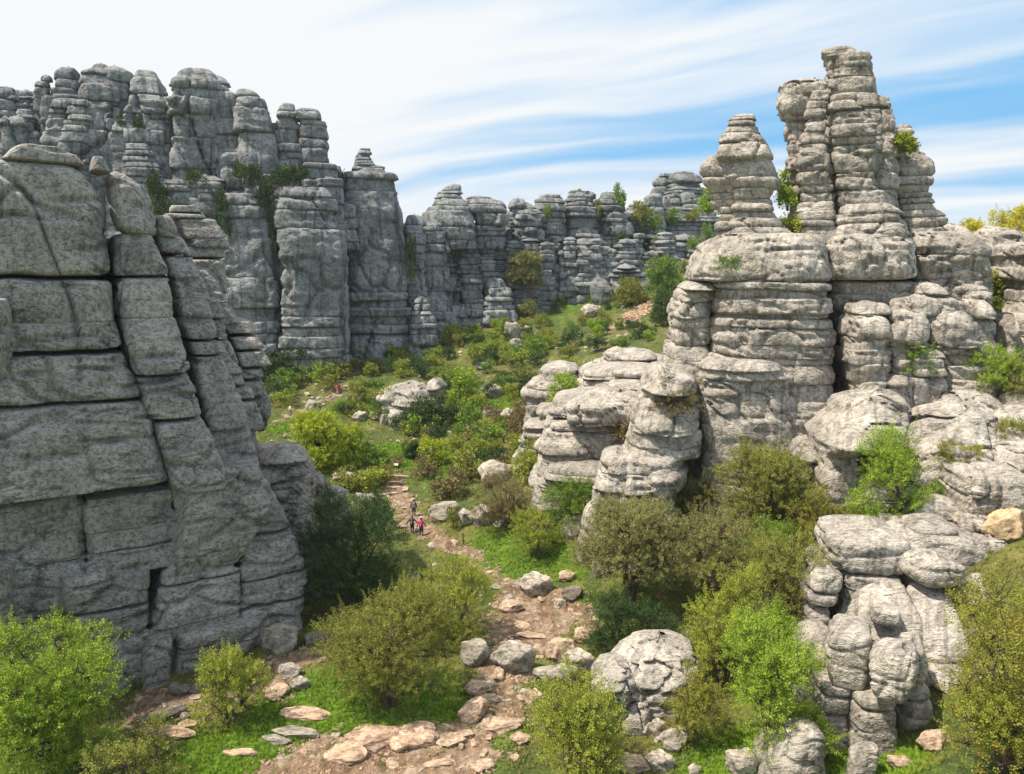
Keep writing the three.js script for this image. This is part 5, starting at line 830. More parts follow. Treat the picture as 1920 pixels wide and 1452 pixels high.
// shrubs that dot the far slope and the foot of the wall
{
  const R = rng(77), protos = {};
  const proto = (pal) => protos[pal] ??= [0, 1, 2].map((i) => plant(900 + i * 7 + pal.length * 31, { w: 4, h: 2.9, lod: 'far', pal, dense: 30, clumps: 9, open: 0.02, twigs: 2 }));
  const NTH = ['', 'first', 'second', 'third', 'fourth', 'fifth', 'sixth', 'seventh', 'eighth', 'ninth', 'tenth', 'eleventh', 'twelfth', 'thirteenth', 'fourteenth', 'fifteenth', 'sixteenth', 'seventeenth', 'eighteenth', 'nineteenth', 'twentieth', 'twenty-first', 'twenty-second', 'twenty-third', 'twenty-fourth', 'twenty-fifth'];
  const all = [];
  const rank = () => { const by = {}; for (const [g, px] of all) (by[g.userData.label] ??= []).push([g, px]); for (const L of Object.values(by)) if (L.length > 1) L.sort((a, b) => a[1] - b[1]).forEach(([g], i) => { g.userData.label += i ? ', ' + NTH[Math.min(25, i + 1)] + ' from the left' : ', leftmost of its kind there'; }); };
  const put = (px, py, w, h, pal, label, group, d) => {
    const p = d ? at(px, py, d) : hit(px, py), s = d ? mPer(d, py) : p.s, src = proto(pal)[(R() * 3) | 0], g = src.clone(); g.userData = {}; leafCount += src.userData.n;
    const u = w * s / 4, v = h * s / 2.9; setPlant(g, 'slope_shrub', label, 'shrub', p, R() * 6.28, group, ts.clone().set(u, v, u)); all.push([g, px]);
  };
  // dark band along the foot of the wall
  for (let i = 0; i < 22; i++) { const t = i / 21, px = lerp(505, 800, t) + (R() - 0.5) * 18, py = lerp(716, 628, t) + (R() - 0.5) * 22; put(px, py, 36 + 22 * R(), 34 + 24 * R(), R() < 0.75 ? 'dark' : 'green', 'dark evergreen shrub along the foot of the great wall', 'dark shrubs at the foot of the great wall'); }
  // growth on the terraces of the wall
  for (const [x, y, w, h, d] of [[295, 400, 36, 60, 147], [310, 420, 44, 40, 146], [365, 350, 36, 26, 149], [455, 345, 34, 30, 149], [470, 350, 40, 34, 147], [535, 350, 46, 34, 149], [560, 345, 40, 24, 150], [420, 430, 26, 60, 146], [430, 460, 28, 50, 146], [500, 400, 26, 60, 147], [640, 470, 22, 90, 160], [645, 400, 24, 60, 160], [235, 250, 26, 26, 152], [262, 270, 24, 40, 152], [515, 480, 18, 70, 148], [770, 520, 20, 60, 162]])
    put(x, y, w, h, 'dark', 'dark scrub growing on the face of the great wall', 'scrub on the great wall', d);
  // tufts along the ridge
  for (const [x, y, w, h, d] of [[1078, 372, 16, 12, 196], [1160, 385, 22, 34, 200], [1200, 420, 34, 34, 202], [1225, 430, 30, 26, 202], [1260, 420, 30, 24, 208], [1300, 415, 26, 20, 210], [1025, 415, 18, 26, 190], [1300, 470, 30, 24, 200], [1240, 470, 30, 30, 200], [1120, 410, 14, 30, 196], [1325, 450, 24, 26, 206], [1180, 520, 30, 20, 195], [1290, 520, 40, 26, 192]])
    put(x, y, w, h, R() < 0.5 ? 'green' : 'olive', 'green scrub tuft growing on the pale ridge', 'scrub on the pale ridge', d);
  // the slope itself
  const hue = { dark: 'dark green', green: 'mid green', olive: 'olive brown', yellowgreen: 'yellow green', bright: 'bright green', brown: 'dry brown' };
  const where = [[560, 745, 'by the far dirt path'], [650, 690, 'below the great wall'], [770, 690, 'below the capped pinnacle'], [870, 650, 'below the layered ridge'], [960, 620, 'under the ridge end'], [1060, 600, 'on the far lawn'], [1160, 630, 'beside the bare earth patch'], [1010, 700, 'above the pale ledges'], [920, 740, 'in the middle of the slope'], [850, 790, 'right of the banded boulder'], [930, 840, 'left of the pale ledges'], [720, 780, 'around the banded boulder']];
  const kinds = ['dark', 'green', 'green', 'olive', 'olive', 'yellowgreen', 'yellowgreen', 'bright', 'brown', 'dark'];
  const poly = [[520, 700], [640, 655], [800, 625], [900, 610], [1010, 560], [1050, 540], [1240, 600], [1240, 640], [1130, 660], [1000, 690], [985, 760], [1000, 830], [960, 880], [900, 890], [860, 850], [720, 800], [690, 790], [560, 770], [520, 760]];
  const inside = (x, y) => { let c = false; for (let i = 0, j = poly.length - 1; i < poly.length; j = i++) { const [xi, yi] = poly[i], [xj, yj] = poly[j]; if ((yi > y) !== (yj > y) && x < (xj - xi) * (y - yi) / (yj - yi) + xi) c = !c; } return c; };
  const bare = [[590, 765, 50], [640, 745, 22], [1190, 595, 45], [770, 745, 62], [930, 770, 36], [740, 860, 50], [1090, 585, 34], [700, 770, 30], [800, 770, 30], [1060, 610, 20]], placed = [];
  for (let k = 0; k < 5000 && placed.length < 200; k++) {
    const x = 515 + R() * 740, y = 540 + R() * 350; if (!inside(x, y) || bare.some(([a, b, r]) => Math.hypot(x - a, (y - b) * 1.6) < r)) continue;
    const s = lerp(0.55, 1.2, (y - 540) / 350), w = (20 + 30 * R() * R() + 8) * s, h = w * (0.55 + 0.35 * R()); if (placed.some(([a, b, q]) => Math.hypot(x - a, (y - b) * 1.7) < (q + w) * 0.24)) continue; if (N3(x * 0.022, y * 0.034, 4.2) < -0.12 + 0.3 * (R() - 0.5)) continue;
    placed.push([x, y, w]); const pal = kinds[(R() * kinds.length) | 0]; let bw = where[0]; for (const q of where) if (Math.hypot(q[0] - x, (q[1] - y) * 1.5) < Math.hypot(bw[0] - x, (bw[1] - y) * 1.5)) bw = q; put(x, y, w, h, pal, hue[pal] + ' shrub ' + bw[2], 'shrubs ' + bw[2]);
  }
  // scrub flanking the path in the middle ground
  for (const [x, y, w, h, pal, label] of [[880, 900, 60, 46, 'olive', 'olive scrub right of the path above the walkers'], [845, 935, 60, 50, 'brown', 'brown scrub right of the uppermost walker'], [800, 895, 44, 40, 'brown', 'thin brown bush beside the small sign'], [905, 845, 50, 40, 'green', 'green scrub left of the split boulder'], [870, 875, 40, 34, 'yellowgreen', 'yellow green scrub between the meadow and the boulder'], [690, 920, 60, 34, 'yellowgreen', 'yellow green scrub left of the stony path'], [650, 915, 50, 34, 'olive', 'olive scrub above the ledges at the cliff foot'], [725, 905, 40, 30, 'olive', 'olive scrub close to the left side of the path'], [700, 870, 50, 34, 'green', 'green scrub under the lime green trees'], [850, 990, 30, 36, 'olive', 'small olive bush left of the pale boulders'], [1110, 1060, 40, 30, 'green', 'small green bush right of the lawn tree'], [935, 880, 40, 34, 'dark', 'dark scrub behind the split boulder'], [1070, 700, 40, 26, 'yellowgreen', 'yellow green scrub above the pale ledges'], [745, 875, 30, 18, 'brown', 'dry brown scrub at the near edge of the small meadow'], [640, 770, 30, 16, 'green', 'low green clump on the far meadow']])
    put(x, y, w, h, pal, label, 'scrub in the middle ground');
  rank();
}

// grass: blades on the turf, one mass
{
  const R = rng(5), tuft = (seed) => { const Q = rng(seed), pos = [], idx = []; for (let i = 0; i < 9; i++) { const a = Q() * 6.28, r = 0.09 * Q(), l = 0.16 + 0.14 * Q(), b = 0.05 + 0.09 * Q(), x = Math.cos(a) * r, z = Math.sin(a) * r, w = 0.012, k = pos.length / 3, c = Math.cos(a + 1.57) * w, s = Math.sin(a + 1.57) * w; pos.push(x - c, -0.03, z - s, x + c, -0.03, z + s, x + Math.cos(a) * b * 0.5 + c * 0.7, l * 0.65, z + Math.sin(a) * b * 0.5 + s * 0.7, x + Math.cos(a) * b, l, z + Math.sin(a) * b); idx.push(k, k + 1, k + 2, k, k + 2, k + 3); } return geom(pos, idx); };
  const L = [];
  const cand = []; for (let i = 0; i < 190000; i++) { const z = -33 - 100 * Math.pow(R(), 1.25), x = (R() - 0.42) * (-z) * 1.25; cand.push([x, z]); }
  const col = new THREE.Color();
  for (const [x, z] of cand) {
    const lu = lush(x, z), dens = 0.16 + 0.6 * sstep(0.2, 0.7, lu); if (R() > dens) continue; if (trailMask(x, z) > -0.15 && R() < (fbm(x * 0.8, 3, z * 0.8, 2) > 0.1 ? 0.45 : 0.93)) continue;
    L.push([x, z, lu]);
  }
  const im = new THREE.InstancedMesh(tuft(3), leafMat(white, 0.2), L.length); im.name = 'grass'; im.castShadow = im.receiveShadow = true; tag(im, 'short fresh grass over the valley lawns', 'grass', null, 'stuff');
  L.forEach(([x, z, lu], i) => { const s = (0.5 + 0.6 * R()) * lerp(0.9, 1.0, lu) * (1 + 0.6 * sstep(-60, -120, z)); tm.compose(tv.set(x, ground(x, z), z), tq.setFromAxisAngle(up, R() * 6.28), ts.set(s * 1.3, s * lerp(1.0, 0.75, lu), s * 1.3)); im.setMatrixAt(i, tm);
    const c = mix3(mix3([0.22, 0.25, 0.05], [0.30, 0.27, 0.08], R()), mix3([0.15, 0.29, 0.02], [0.26, 0.40, 0.03], R()), sstep(0.15, 0.75, lu)); im.setColorAt(i, col.setRGB(...c)); });
  scene.add(im); 
}
// ------------------------------------------------------------------ loose rocks
const stoneMat = {};
for (const [k, c] of Object.entries({ grey: [0.42, 0.395, 0.36], pale: [0.54, 0.50, 0.45], path: [0.60, 0.46, 0.355], dark: [0.26, 0.235, 0.21], slab: [0.66, 0.48, 0.37] })) { stoneMat[k] = M.stone.clone(); stoneMat[k].vertexColors = true; stoneMat[k].color.setRGB(...c); }
function stoneGeometry(seed, detail, flat) { // a worn block about 1 m across; flat: a bedded slab with a level top
  let g = new THREE.IcosahedronGeometry(0.5, detail); g.deleteAttribute('uv'); g.deleteAttribute('normal'); g = mergeVertices(g, 1e-4);
  const P = g.attributes.position, uv = [], col = [], o = seed * 13.7;
  const planes = [], R = rng(seed); for (let i = 0; i < 11; i++) planes.push([new THREE.Vector3(R() * 2 - 1, R() * 1.6 - 0.8, R() * 2 - 1).normalize(), 0.30 + 0.16 * R()]); planes.push([new THREE.Vector3((R() - 0.5) * 0.2, 1, (R() - 0.5) * 0.2).normalize(), flat ? 0.13 : 0.36]);
  for (let i = 0; i < P.count; i++) {
    const v = new THREE.Vector3().fromBufferAttribute(P, i);
    for (const [n, d] of planes) { const k = v.dot(n) - d; if (k > 0) v.addScaledVector(n, -k * 0.93); }          // split faces
    const n1 = N3(v.x * 3 + o, v.y * 3, v.z * 3), n2 = N3(v.x * 8 + o, v.y * 9, v.z * 8), n3 = N3(v.x * 19, v.y * 24 + o, v.z * 19), cr = sstep(0.05, 0, Math.abs(N3(v.x * 2.6, v.y * 4.5 + o, v.z * 2.6)));
    v.multiplyScalar(1 + (flat ? 0.10 : 0.18) * n1 + 0.075 * n2 + 0.04 * n3 - 0.09 * cr);
    P.setXYZ(i, v.x, v.y, v.z); uv.push(v.x + 0.3 * v.z + o, v.y - v.z); const t = 0.88 + 0.35 * n1 + 0.3 * n2, st = 1 - 0.35 * sstep(0.1, 0.4, N3(v.x * 4 + 9, v.y * 4 + o, v.z * 4)); col.push(t * st, t * st * 0.99, t * st * 0.97);
  }
  g.setAttribute('uv', new THREE.Float32BufferAttribute(uv, 2)); g.setAttribute('color', new THREE.Float32BufferAttribute(col, 3)); g.computeVertexNormals(); return g;
}
const BIG = [1, 2, 3, 4, 5, 6].map((s) => stoneGeometry(s, 9, false)), SLAB = [11, 12, 13, 14].map((s) => stoneGeometry(s, 9, true)), SMALL = [21, 22, 23, 24, 25].map((s) => stoneGeometry(s, 3, s > 23));
const RS = rng(41); let rockN = 0;
function rock(px, py, wpx, hpx, kind, label, x = {}) { // by the pixel of its foot and its size in pixels
  const p = hit(px, py), s = p.s, set = x.slab ? SLAB : BIG, m = new THREE.Mesh(set[rockN++ % set.length], stoneMat[kind]); m.castShadow = m.receiveShadow = true;
  m.name = numbered(x.name ?? (x.slab ? 'flat_stone' : 'boulder')); const w = wpx * s * 1.1, h = (x.slab ? Math.max(0.35, hpx * s * 0.55) : hpx * s), dp = x.slab ? Math.max(0.6, hpx * s * 1.9) : w * (x.deep ?? 0.8);
  m.scale.set(w, x.slab ? h * 2.2 : h * 1.25, dp); m.position.set(p.x, ground(p.x, p.z - dp * 0.2) + (x.slab ? 0.12 : h * 0.36), p.z - dp * (x.slab ? 0.3 : 0.25)); m.rotation.set((RS() - 0.5) * 0.2, x.turn ?? (RS() - 0.5) * 0.7, x.roll ?? (RS() - 0.5) * 0.2);
  scene.add(m); return tag(m, label, x.slab ? 'stone slab' : 'boulder', x.group);
}
rock(872, 988, 28, 34, 'pale', 'upright pale boulder at the left of the row above the lawn');
rock(906, 988, 48, 38, 'pale', 'rounded pale boulder in the row above the lawn');
rock(830, 978, 58, 38, 'grey', 'broad fluted grey boulder right of the walkers');
rock(940, 990, 30, 14, 'pale', 'low pale rock at the right end of the row above the lawn');
rock(925, 908, 74, 46, 'pale', 'split grey boulder left of the ledges');
rock(882, 872, 30, 20, 'pale', 'small pale block left of the split boulder');
rock(588, 788, 34, 40, 'grey', 'lone upright boulder on the far meadow beside the dirt path');
rock(675, 792, 27, 18, 'pale', 'small pale rock at the left of the banded boulder foot');
rock(705, 788, 28, 16, 'pale', 'low rock beneath the banded boulder nose'); rock(718, 798, 11, 24, 'pale', 'thin upright stone by the banded boulder'); rock(738, 800, 28, 20, 'grey', 'squat rock below the banded boulder');
rock(925, 795, 44, 28, 'grey', 'grey heap of rock on the green slope left of the ledges'); rock(962, 792, 48, 22, 'grey', 'long low rock heap beside the grey one on the slope');
rock(925, 748, 36, 26, 'grey', 'grey rock among bushes above the far heap'); rock(905, 692, 28, 15, 'pale', 'pale stone in the middle of the far slope');
rock(998, 582, 30, 22, 'pale', 'pale boulder below the ridge end'); rock(1107, 595, 42, 26, 'pale', 'pale fluted boulder on the far lawn edge');
rock(960, 640, 30, 40, 'grey', 'grey broken rock beside the stony slope'); rock(968, 655, 24, 22, 'grey', 'lower grey broken rock beside the stony slope');
rock(1005, 1120, 64, 40, 'pale', 'big pale boulder where the path leaves the lawn', { deep: 0.9 }); rock(1072, 1128, 40, 26, 'dark', 'dark fronted boulder right of the big pale one'); rock(1050, 1142, 22, 20, 'pale', 'small pale block next to the dark fronted boulder');
rock(1062, 1090, 36, 20, 'path', 'flat topped rock behind the dark fronted boulder'); rock(1125, 1085, 34, 38, 'grey', 'grey boulder under the grey olive tree'); rock(960, 1150, 46, 22, 'path', 'rough low rock left side of the wide stony path');
rock(965, 1262, 80, 48, 'grey', 'rough pitted rock standing in the path'); rock(887, 1248, 56, 52, 'grey', 'dark sided boulder at the right of the large hawthorn'); rock(1050, 1240, 56, 42, 'path', 'cracked rock right of the pitted one'); rock(1095, 1205, 46, 30, 'path', 'low rock at the right rim of the stony path');
rock(1038, 1285, 84, 34, 'grey', 'long slanting rock beside the path, above the olive bush', { roll: 0.3, deep: 0.5 }); rock(897, 1306, 50, 22, 'path', 'low knobbly rock left of the path'); rock(1003, 1338, 34, 44, 'path', 'pinkish stone at the right rim of the lower path'); rock(885, 1355, 60, 40, 'path', 'slanting rock at the left rim of the lower path', { roll: 0.4, deep: 0.6 });
rock(520, 1222, 64, 55, 'grey', 'squared fallen block at the foot of the dark cliff'); rock(590, 1212, 60, 28, 'dark', 'low dark ledge rock beside the fallen block'); rock(330, 1305, 40, 18, 'dark', 'small shaded rock before the cliff'); rock(372, 1302, 36, 16, 'dark', 'second small shaded rock before the cliff'); rock(560, 1295, 38, 20, 'grey', 'grey rock between spiky bush and hawthorn'); rock(515, 1312, 46, 24, 'path', 'pinkish rock right of the spiky bush'); rock(540, 1270, 44, 22, 'grey', 'weathered rock above the grey one by the hawthorn');
rock(640, 902, 48, 18, 'pale', 'pale rock above the ledges at the cliff foot'); rock(682, 948, 42, 24, 'pale', 'pale rock on top of the dark thicket'); rock(700, 1000, 22, 20, 'pale', 'pale stone left of the narrow dark shrub');
rock(1240, 1448, 52, 32, 'pale', 'pitted pale rock at the bottom edge right of the yellow bush'); rock(1265, 1408, 52, 42, 'pale', 'craggy pale rock above the bottom lawn'); rock(1212, 1378, 30, 24, 'pale', 'small pale rock below the craggy boulder'); rock(1302, 1455, 26, 24, 'pale', 'small rock on the bottom lawn'); rock(1392, 1455, 62, 48, 'pale', 'pale rock below the bright green tree'); rock(1190, 1452, 64, 24, 'path', 'low pinkish rock at the bottom edge'); rock(1235, 1385, 30, 34, 'pale', 'narrow pale rock behind the craggy one');
rock(1530, 1068, 64, 42, 'pale', 'pale boulder above the left end of the jutting slab'); rock(1760, 1405, 60, 34, 'path', 'pinkish rock right of the near stack'); rock(1830, 1380, 40, 70, 'grey', 'grey upright rock under the lower right bush'); rock(1690, 1440, 46, 20, 'path', 'low stone in the grass below the near stack'); rock(1180, 1330, 60, 34, 'pale', 'pale rock at the foot of the broad craggy boulder'); rock(1085, 1260, 60, 34, 'pale', 'pale rock joined to the left of the craggy boulder');
rock(1075, 1010, 60, 44, 'pale', 'fluted pale rock behind the lawn tree', { deep: 0.6 });
for (const [x, y, w, h, k, l] of [[568, 1352, 92, 22, 'slab', 'pointed pinkish slab in the lush grass'], [552, 1384, 92, 20, 'grey', 'mottled grey slab in the grass below the pointed one'], [515, 1396, 60, 14, 'grey', 'small mottled slab left of the grey one'], [448, 1420, 66, 10, 'slab', 'thin pinkish slab flush with the lawn'], [305, 1384, 110, 20, 'slab', 'long pinkish slab right of the low olive bush'], [350, 1368, 36, 14, 'slab', 'small pinkish slab at the end of the long one'], [690, 1402, 110, 46, 'slab', 'large pinkish slab left of the path bottom'], [768, 1408, 96, 52, 'slab', 'largest pinkish slab beside the path bottom'], [640, 1432, 82, 36, 'slab', 'pinkish slab left of the two large ones'], [845, 1402, 58, 26, 'path', 'pale slab in the middle of the lower path'], [935, 1372, 90, 28, 'path', 'long pale slab across the lower path'], [905, 1448, 44, 22, 'path', 'small slab at the bottom of the path'], [822, 1442, 56, 12, 'path', 'thin slab at the bottom edge of the path'], [870, 1388, 40, 18, 'path', 'small slab between the two path slabs'], [975, 1395, 40, 20, 'path', 'slab at the right rim of the lower path'], [300, 1352, 80, 22, 'dark', 'shaded slab before the cliff'], [915, 1320, 50, 16, 'path', 'flat stone where the path narrows'], [1000, 1200, 60, 14, 'path', 'flat stone in the wide stony path'], [960, 1215, 50, 12, 'path', 'flat stone above the pitted rock'], [1150, 875, 40, 8, 'pale', 'flat ledge stone left of the tower foot'], [740, 897, 54, 7, 'path', 'topmost flat step of the stony path'], [732, 908, 44, 7, 'path', 'second flat step of the stony path'], [745, 918, 40, 7, 'path', 'third flat step of the stony path'], [728, 930, 40, 8, 'path', 'lowest flat step of the stony path'], [1130, 880, 40, 8, 'pale', 'small flat ledge stone below the ledges'], [560, 800, 50, 8, 'path', 'flat stone beside the far dirt path'], [780, 818, 40, 8, 'pale', 'pale flat stone below the dark bush']]) rock(x, y, w, h, k, l, { slab: true });
{ // stones of the path, each on its own; then the countless small ones
  const R = rng(63), groups = [[-40, -52, 'lower'], [-52, -62, 'wide stony'], [-62, -78, 'upper'], [-78, -104, 'highest']], made = [];
  for (let k = 0; k < 6000 && made.length < 170; k++) {
    const z = -38 - 66 * Math.pow(R(), 1.3), x = -24 + 34 * R(), m = trailMask(x, z); if (m < -0.3) continue; const big = 0.35 + 0.75 * Math.pow(R(), 2.2); if (made.some(([a, b, c]) => Math.hypot(a - x, b - z) < (big + c) * 0.62)) continue; made.push([x, z, big]);
    const g = new THREE.Mesh(SMALL[(R() * 5) | 0], stoneMat[R() < 0.7 ? 'path' : R() < 0.5 ? 'pale' : 'grey']); g.name = numbered('path_stone'); g.castShadow = g.receiveShadow = true; g.scale.set(big * (0.9 + 0.6 * R()), big * (0.45 + 0.4 * R()), big * (0.7 + 0.5 * R())); g.position.set(x, ground(x, z) + 0.08 * big, z); g.rotation.set((R() - 0.5) * 0.4, R() * 6.28, (R() - 0.5) * 0.4); scene.add(g);
    const q = groups.find(([a, b]) => z <= a && z > b) ?? (z > -40 ? groups[0] : groups[3]); tag(g, 'small worn stone lying loose on the ' + q[2] + ' part of the path', 'stone', 'loose stones on the ' + q[2] + ' part of the path');
  }
  const spread = (name, label, n, pick, mat) => { const L = []; for (let k = 0; k < n * 12 && L.length < n; k++) { const p = pick(); if (p) L.push(p); } const im = new THREE.InstancedMesh(SMALL[2], mat, L.length); im.name = name; im.castShadow = im.receiveShadow = true; const c = new THREE.Color(); L.forEach(([x, z, s], i) => { tq.setFromAxisAngle(tv.set(R() - 0.5, 1, R() - 0.5).normalize(), R() * 6.28); tm.compose(new THREE.Vector3(x, ground(x, z) + s * 0.08, z), tq, ts.set(s * (0.8 + 0.6 * R()), s * (0.5 + 0.4 * R()), s)); im.setMatrixAt(i, tm); const v = 0.75 + 0.4 * R(); im.setColorAt(i, c.setRGB(v, v * (0.93 + 0.07 * R()), v * (0.85 + 0.12 * R()))); }); scene.add(im); tag(im, label, 'stones', null, 'stuff'); };
  spread('gravel', 'countless small stones strewn along the dirt path', 7000, () => { const z = -36 - 72 * Math.pow(R(), 1.2), x = -26 + 38 * R(); return trailMask(x, z) > -0.5 ? [x, z, 0.10 + 0.26 * R() * R()] : null; }, stoneMat.path);
  spread('scattered_stones', 'pale stones strewn over the grassy slopes', 2600, () => { const z = -40 - 165 * R(), x = (R() - 0.5) * -z * 1.1; return fbm(x * 0.12, 6, z * 0.12, 3) > 0.08 && lush(x, z) < 0.5 ? [x, z, (0.18 + 0.6 * R() * R()) * (z < -100 ? 1.7 : 1)] : null; }, stoneMat.pale);
  spread('scree', 'ochre rubble on the bare earth patch of the far slope', 420, () => { const z = -150 - 32 * R(), x = 16 + 22 * R(); return trailMask(x, z) > -0.3 ? [x, z, 0.3 + 0.7 * R()] : null; }, stoneMat.slab);
}
{ // ochre boulder at the right edge
  const m = new THREE.Mesh(BIG[3], stoneMat.ochre = stoneMat.pale.clone()); stoneMat.ochre.color.setRGB(0.62, 0.48, 0.30); const p = at(1890, 985, 45.5); m.name = numbered('boulder'); m.castShadow = m.receiveShadow = true; m.position.copy(p); m.scale.set(3.0, 2.3, 2.4); m.rotation.set(0.1, 0.5, 0.1); scene.add(m); tag(m, 'ochre yellow boulder resting on the slab at the right edge', 'boulder');
}
// ------------------------------------------------------------------ walkers
const cloth = (c, r = 0.85) => new THREE.MeshStandardMaterial({ color: new THREE.Color().setRGB(...c), roughness: r });
function person(px, py, turn, o) {
  const p = hit(px, py), g = thing('person', o.label, 'person', p, o.group); g.rotation.y = turn; g.position.y += 0.05;
  const RES = 64, mc = new MarchingCubes(RES, new THREE.MeshStandardMaterial(), false, false, 60000), H = 0.95;  // cells of 23 mm
  const V = (x, y, z) => new THREE.Vector3(x, y, z), sw = o.step ?? 0.16, arm = o.arm ?? 0.10;
  const J = { hip: V(0, 0.93, 0), chest: V(0, 1.28, 0.03), neck: V(0, 1.47, 0.02), head: V(0, 1.62, 0.04), sl: V(0.19, 1.40, 0.01), sr: V(-0.19, 1.40, 0.01), el: V(0.27 + arm, 1.15, -0.05 - sw * 0.4), er: V(-0.27 - arm, 1.15, -0.05 + sw * 0.4), wl: V(0.29 + arm * 1.5, 0.93, 0.04 - sw), wr: V(-0.29 - arm * 1.5, 0.93, 0.10 + sw), hl: V(0.10, 0.90, 0), hr: V(-0.10, 0.90, 0), kl: V(0.11, 0.50, 0.03 + sw), kr: V(-0.11, 0.50, 0.05 - sw * 0.3), al: V(0.11, 0.09, sw * 0.9), ar: V(-0.11, 0.10, -sw * 1.3), tl: V(0.12, 0.04, sw * 0.9 + 0.17), tr: V(-0.12, 0.045, -sw * 1.3 + 0.16) };
  const B = [[J.hip, J.chest, 0.15, 0.17, 1], [J.chest, J.neck, 0.16, 0.07, 1], [V(0.13, 1.37, 0), V(-0.13, 1.37, 0), 0.085, 0.085, 1], [J.neck, J.head, 0.055, 0.06, 3], [J.head, V(0, 1.69, 0.03), 0.085, 0.095, 3], [V(0, 1.62, 0.12), V(0, 1.60, 0.135), 0.018, 0.014, 3], [J.sl, J.el, 0.065, 0.05, 1], [J.el, J.wl, 0.05, 0.036, 1], [J.sr, J.er, 0.065, 0.05, 1], [J.er, J.wr, 0.05, 0.036, 1], [J.hl, J.kl, 0.105, 0.07, 2], [J.kl, J.al, 0.07, 0.048, 2], [J.hr, J.kr, 0.105, 0.07, 2], [J.kr, J.ar, 0.07, 0.048, 2], [J.al, J.tl, 0.05, 0.042, 4], [J.ar, J.tr, 0.05, 0.042, 4], [J.hip, V(0, 0.99, -0.01), 0.15, 0.14, 2]];
  for (const [w, s] of [[J.wl, 1], [J.wr, -1]]) { const dn = V(0, -1, 0.15).normalize(), palm = w.clone().addScaledVector(dn, 0.08); B.push([w, palm, 0.032, 0.036, 3]); }
  const dist = (q, a, b, r0, r1) => { const ab = b.clone().sub(a), t = Math.max(0, Math.min(1, q.clone().sub(a).dot(ab) / ab.lengthSq())); return q.distanceTo(a.clone().addScaledVector(ab, t)) - lerp(r0, r1, t); };
  const q = V(0, 0, 0), size = mc.size, half = size / 2; mc.field.fill(-1);
  const who = (v) => { let bd = 9, bk = 1; for (const [a, b, r0, r1, k] of B) { const d = dist(v, a, b, r0, r1); if (d < bd) { bd = d; bk = k; } } return bk; };
  for (let z = 0; z < size; z++) { const Z = (z - half) / half * H; if (Math.abs(Z) > 0.5) continue; for (let y = 0; y < size; y++) for (let x = 0; x < size; x++) { const X = (x - half) / half * H; if (Math.abs(X) > 0.6) continue; q.set(X, (y - half) / half * H + 0.9, Z); let s = 0; for (const [a, b, r0, r1] of B) s += Math.exp(-28 * dist(q, a, b, r0, r1)); mc.field[x + y * size + z * size * size] = Math.log(s) / 28; } }
  mc.isolation = 0; mc.update();
  const n = mc.count, pos = Array.from(mc.positionArray.subarray(0, n * 3)).map((v, i) => v * H + (i % 3 === 1 ? 0.9 : 0)), col = [], C = { 1: o.top, 2: o.legs, 3: [0.42, 0.27, 0.19], 4: [0.05, 0.045, 0.04] };
  let geo = new THREE.BufferGeometry(); geo.setAttribute('position', new THREE.Float32BufferAttribute(pos, 3)); geo = mergeVertices(geo, 1e-4);
  const P = geo.attributes.position; for (let i = 0; i < P.count; i++) { q.fromBufferAttribute(P, i); col.push(...C[who(q)]); } geo.setAttribute('color', new THREE.Float32BufferAttribute(col, 3)); geo.computeVertexNormals();
  // fingers: four bent chains and a thumb on each hand
  const fp = [], fi = []; for (const [w, s] of [[J.wl, 1], [J.wr, -1]]) { const dn = V(0, -1, 0.15).normalize(), palm = w.clone().addScaledVector(dn, 0.08); [0.066, 0.076, 0.072, 0.056].forEach((l, k) => { const b = palm.clone().add(V(0, 0, 0.03 - k * 0.02)), m = b.clone().addScaledVector(dn, l * 0.6), e = m.clone().add(V(-s * l * 0.25, -l * 0.35, 0)); tube(fp, fi, [b, m, e], 0.0095, 0.0075, 5); }); const tb = w.clone().addScaledVector(dn, 0.035).add(V(0, 0, 0.03)); tube(fp, fi, [tb, tb.clone().add(V(-s * 0.012, -0.03, 0.028)), tb.clone().add(V(-s * 0.018, -0.055, 0.03))], 0.011, 0.008, 5); }
  const fg = geom(fp, fi); fg.setAttribute('color', new THREE.Float32BufferAttribute(new Array(fp.length / 3).fill([0.42, 0.27, 0.19]).flat(), 3));
  mesh('body', mergeGeometries([geo, fg]), new THREE.MeshStandardMaterial({ vertexColors: true, roughness: 0.85 }), g);
  const hair = new THREE.SphereGeometry(0.104, 20, 14, 0, Math.PI * 2, 0, Math.PI * 0.62); hair.scale(0.98, 1.12, 1.08); hair.rotateX(-0.35); hair.translate(0, 1.67, 0.022); mesh('hair', hair, cloth(o.hair), g);
  if (o.pack) { const s = new THREE.Shape(); s.moveTo(-0.13, 0); s.quadraticCurveTo(-0.17, 0.2, -0.12, 0.42); s.quadraticCurveTo(0, 0.52, 0.12, 0.42); s.quadraticCurveTo(0.17, 0.2, 0.13, 0); s.quadraticCurveTo(0, -0.03, -0.13, 0);
    const e = new THREE.ExtrudeGeometry(s, { depth: 0.12, bevelEnabled: true, bevelSize: 0.03, bevelThickness: 0.04, bevelSegments: 3 }); e.translate(0, 0.98, -0.31); const pk = mesh('backpack', e, cloth(o.pack), g);
    const st = []; const si = []; for (const sx of [0.1, -0.1]) tube(st, si, [V(sx, 1.38, -0.17), V(sx * 1.1, 1.49, -0.02), V(sx * 1.1, 1.42, 0.16), V(sx * 1.4, 1.2, 0.18), V(sx * 1.6, 1.06, -0.12)], 0.02, 0.018, 5); mesh('strap', geom(st, si), cloth(o.pack), pk);
    if (o.pocket) { const pb = new THREE.CapsuleGeometry(0.055, 0.2, 4, 10); pb.translate(0.02, 1.18, -0.36); mesh('pocket', pb, cloth(o.pocket), pk); } }
  return g;
}
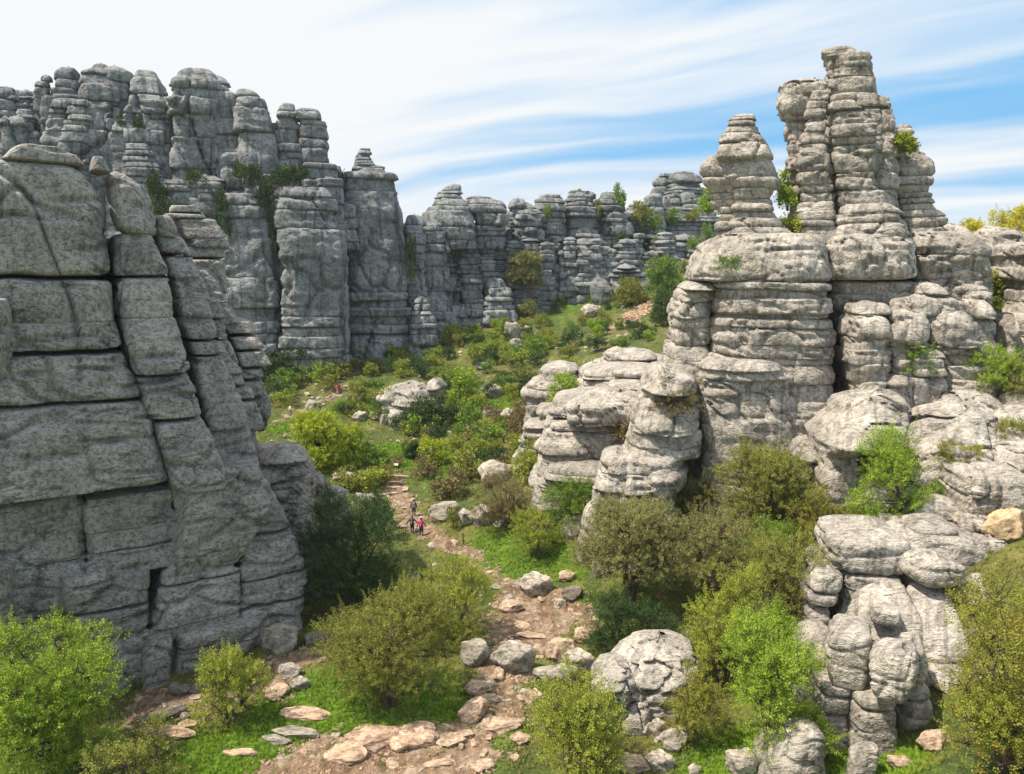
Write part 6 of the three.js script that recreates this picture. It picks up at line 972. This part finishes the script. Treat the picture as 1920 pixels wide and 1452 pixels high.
const BLK = [0.022, 0.024, 0.028];
person(773, 1001, Math.PI, { label: 'walker in black carrying a dark backpack, left of the two on the path', top: BLK, legs: [0.035, 0.035, 0.045], hair: [0.05, 0.03, 0.02], pack: [0.06, 0.065, 0.08], pocket: [0.30, 0.34, 0.40], arm: 0.14, group: 'walkers in the valley' });
person(790, 1006, Math.PI, { label: 'walker in a crimson jacket and dark trousers on the path', top: [0.42, 0.02, 0.11], legs: [0.06, 0.04, 0.06], hair: [0.04, 0.025, 0.02], pack: [0.38, 0.03, 0.10], pocket: [0.5, 0.35, 0.38], arm: 0.08, step: 0.08, group: 'walkers in the valley' });
person(776, 968, Math.PI, { label: 'dark clad walker farther up the stony path, ahead of the pair', top: [0.03, 0.035, 0.035], legs: [0.03, 0.03, 0.04], hair: [0.03, 0.02, 0.02], pack: [0.20, 0.22, 0.22], step: 0.06, arm: 0.02, group: 'walkers in the valley' });
person(632, 739, Math.PI, { label: 'small far walker in a bright pink jacket below the wall', top: [0.55, 0.03, 0.16], legs: [0.50, 0.45, 0.45], hair: [0.05, 0.03, 0.02], arm: 0.02, group: 'walkers in the valley' });
person(544, 780, 2.2, { label: 'small far walker in white beside the dark cliff edge', top: [0.62, 0.60, 0.55], legs: [0.20, 0.18, 0.16], hair: [0.10, 0.07, 0.04], arm: 0.04, group: 'walkers in the valley' });
// ------------------------------------------------------------------ way marks
{
  const wood = cloth([0.075, 0.055, 0.04]), p = hit(869, 1022), g = thing('marker_post', 'dark wooden marker post at the edge of the lawn', 'post', p);
  const s = new THREE.CylinderGeometry(0.055, 0.065, 1.15, 10, 4); s.translate(0, 0.5, 0); mesh('post', s, wood, g); const c = new THREE.CylinderGeometry(0.03, 0.055, 0.06, 10); c.translate(0, 1.105, 0); mesh('post_cap', c, wood, g); g.rotation.z = 0.05;
  const q = hit(743, 888), f = thing('trail_sign', 'small pale sign board on a thin post beside the meadow', 'sign', q);
  const t = new THREE.CylinderGeometry(0.035, 0.04, 1.15, 8); t.translate(0, 0.5, 0); mesh('post', t, wood, f); const b = new THREE.BoxGeometry(0.62, 0.03, 0.36); b.rotateX(0.65); b.translate(-0.05, 1.13, 0.02); mesh('board', b, cloth([0.42, 0.45, 0.38], 0.6), f); const fr = new THREE.BoxGeometry(0.5, 0.05, 0.06); fr.translate(0, 1.06, -0.02); mesh('bracket', fr, wood, f);
}
renderer.render(scene, camera);
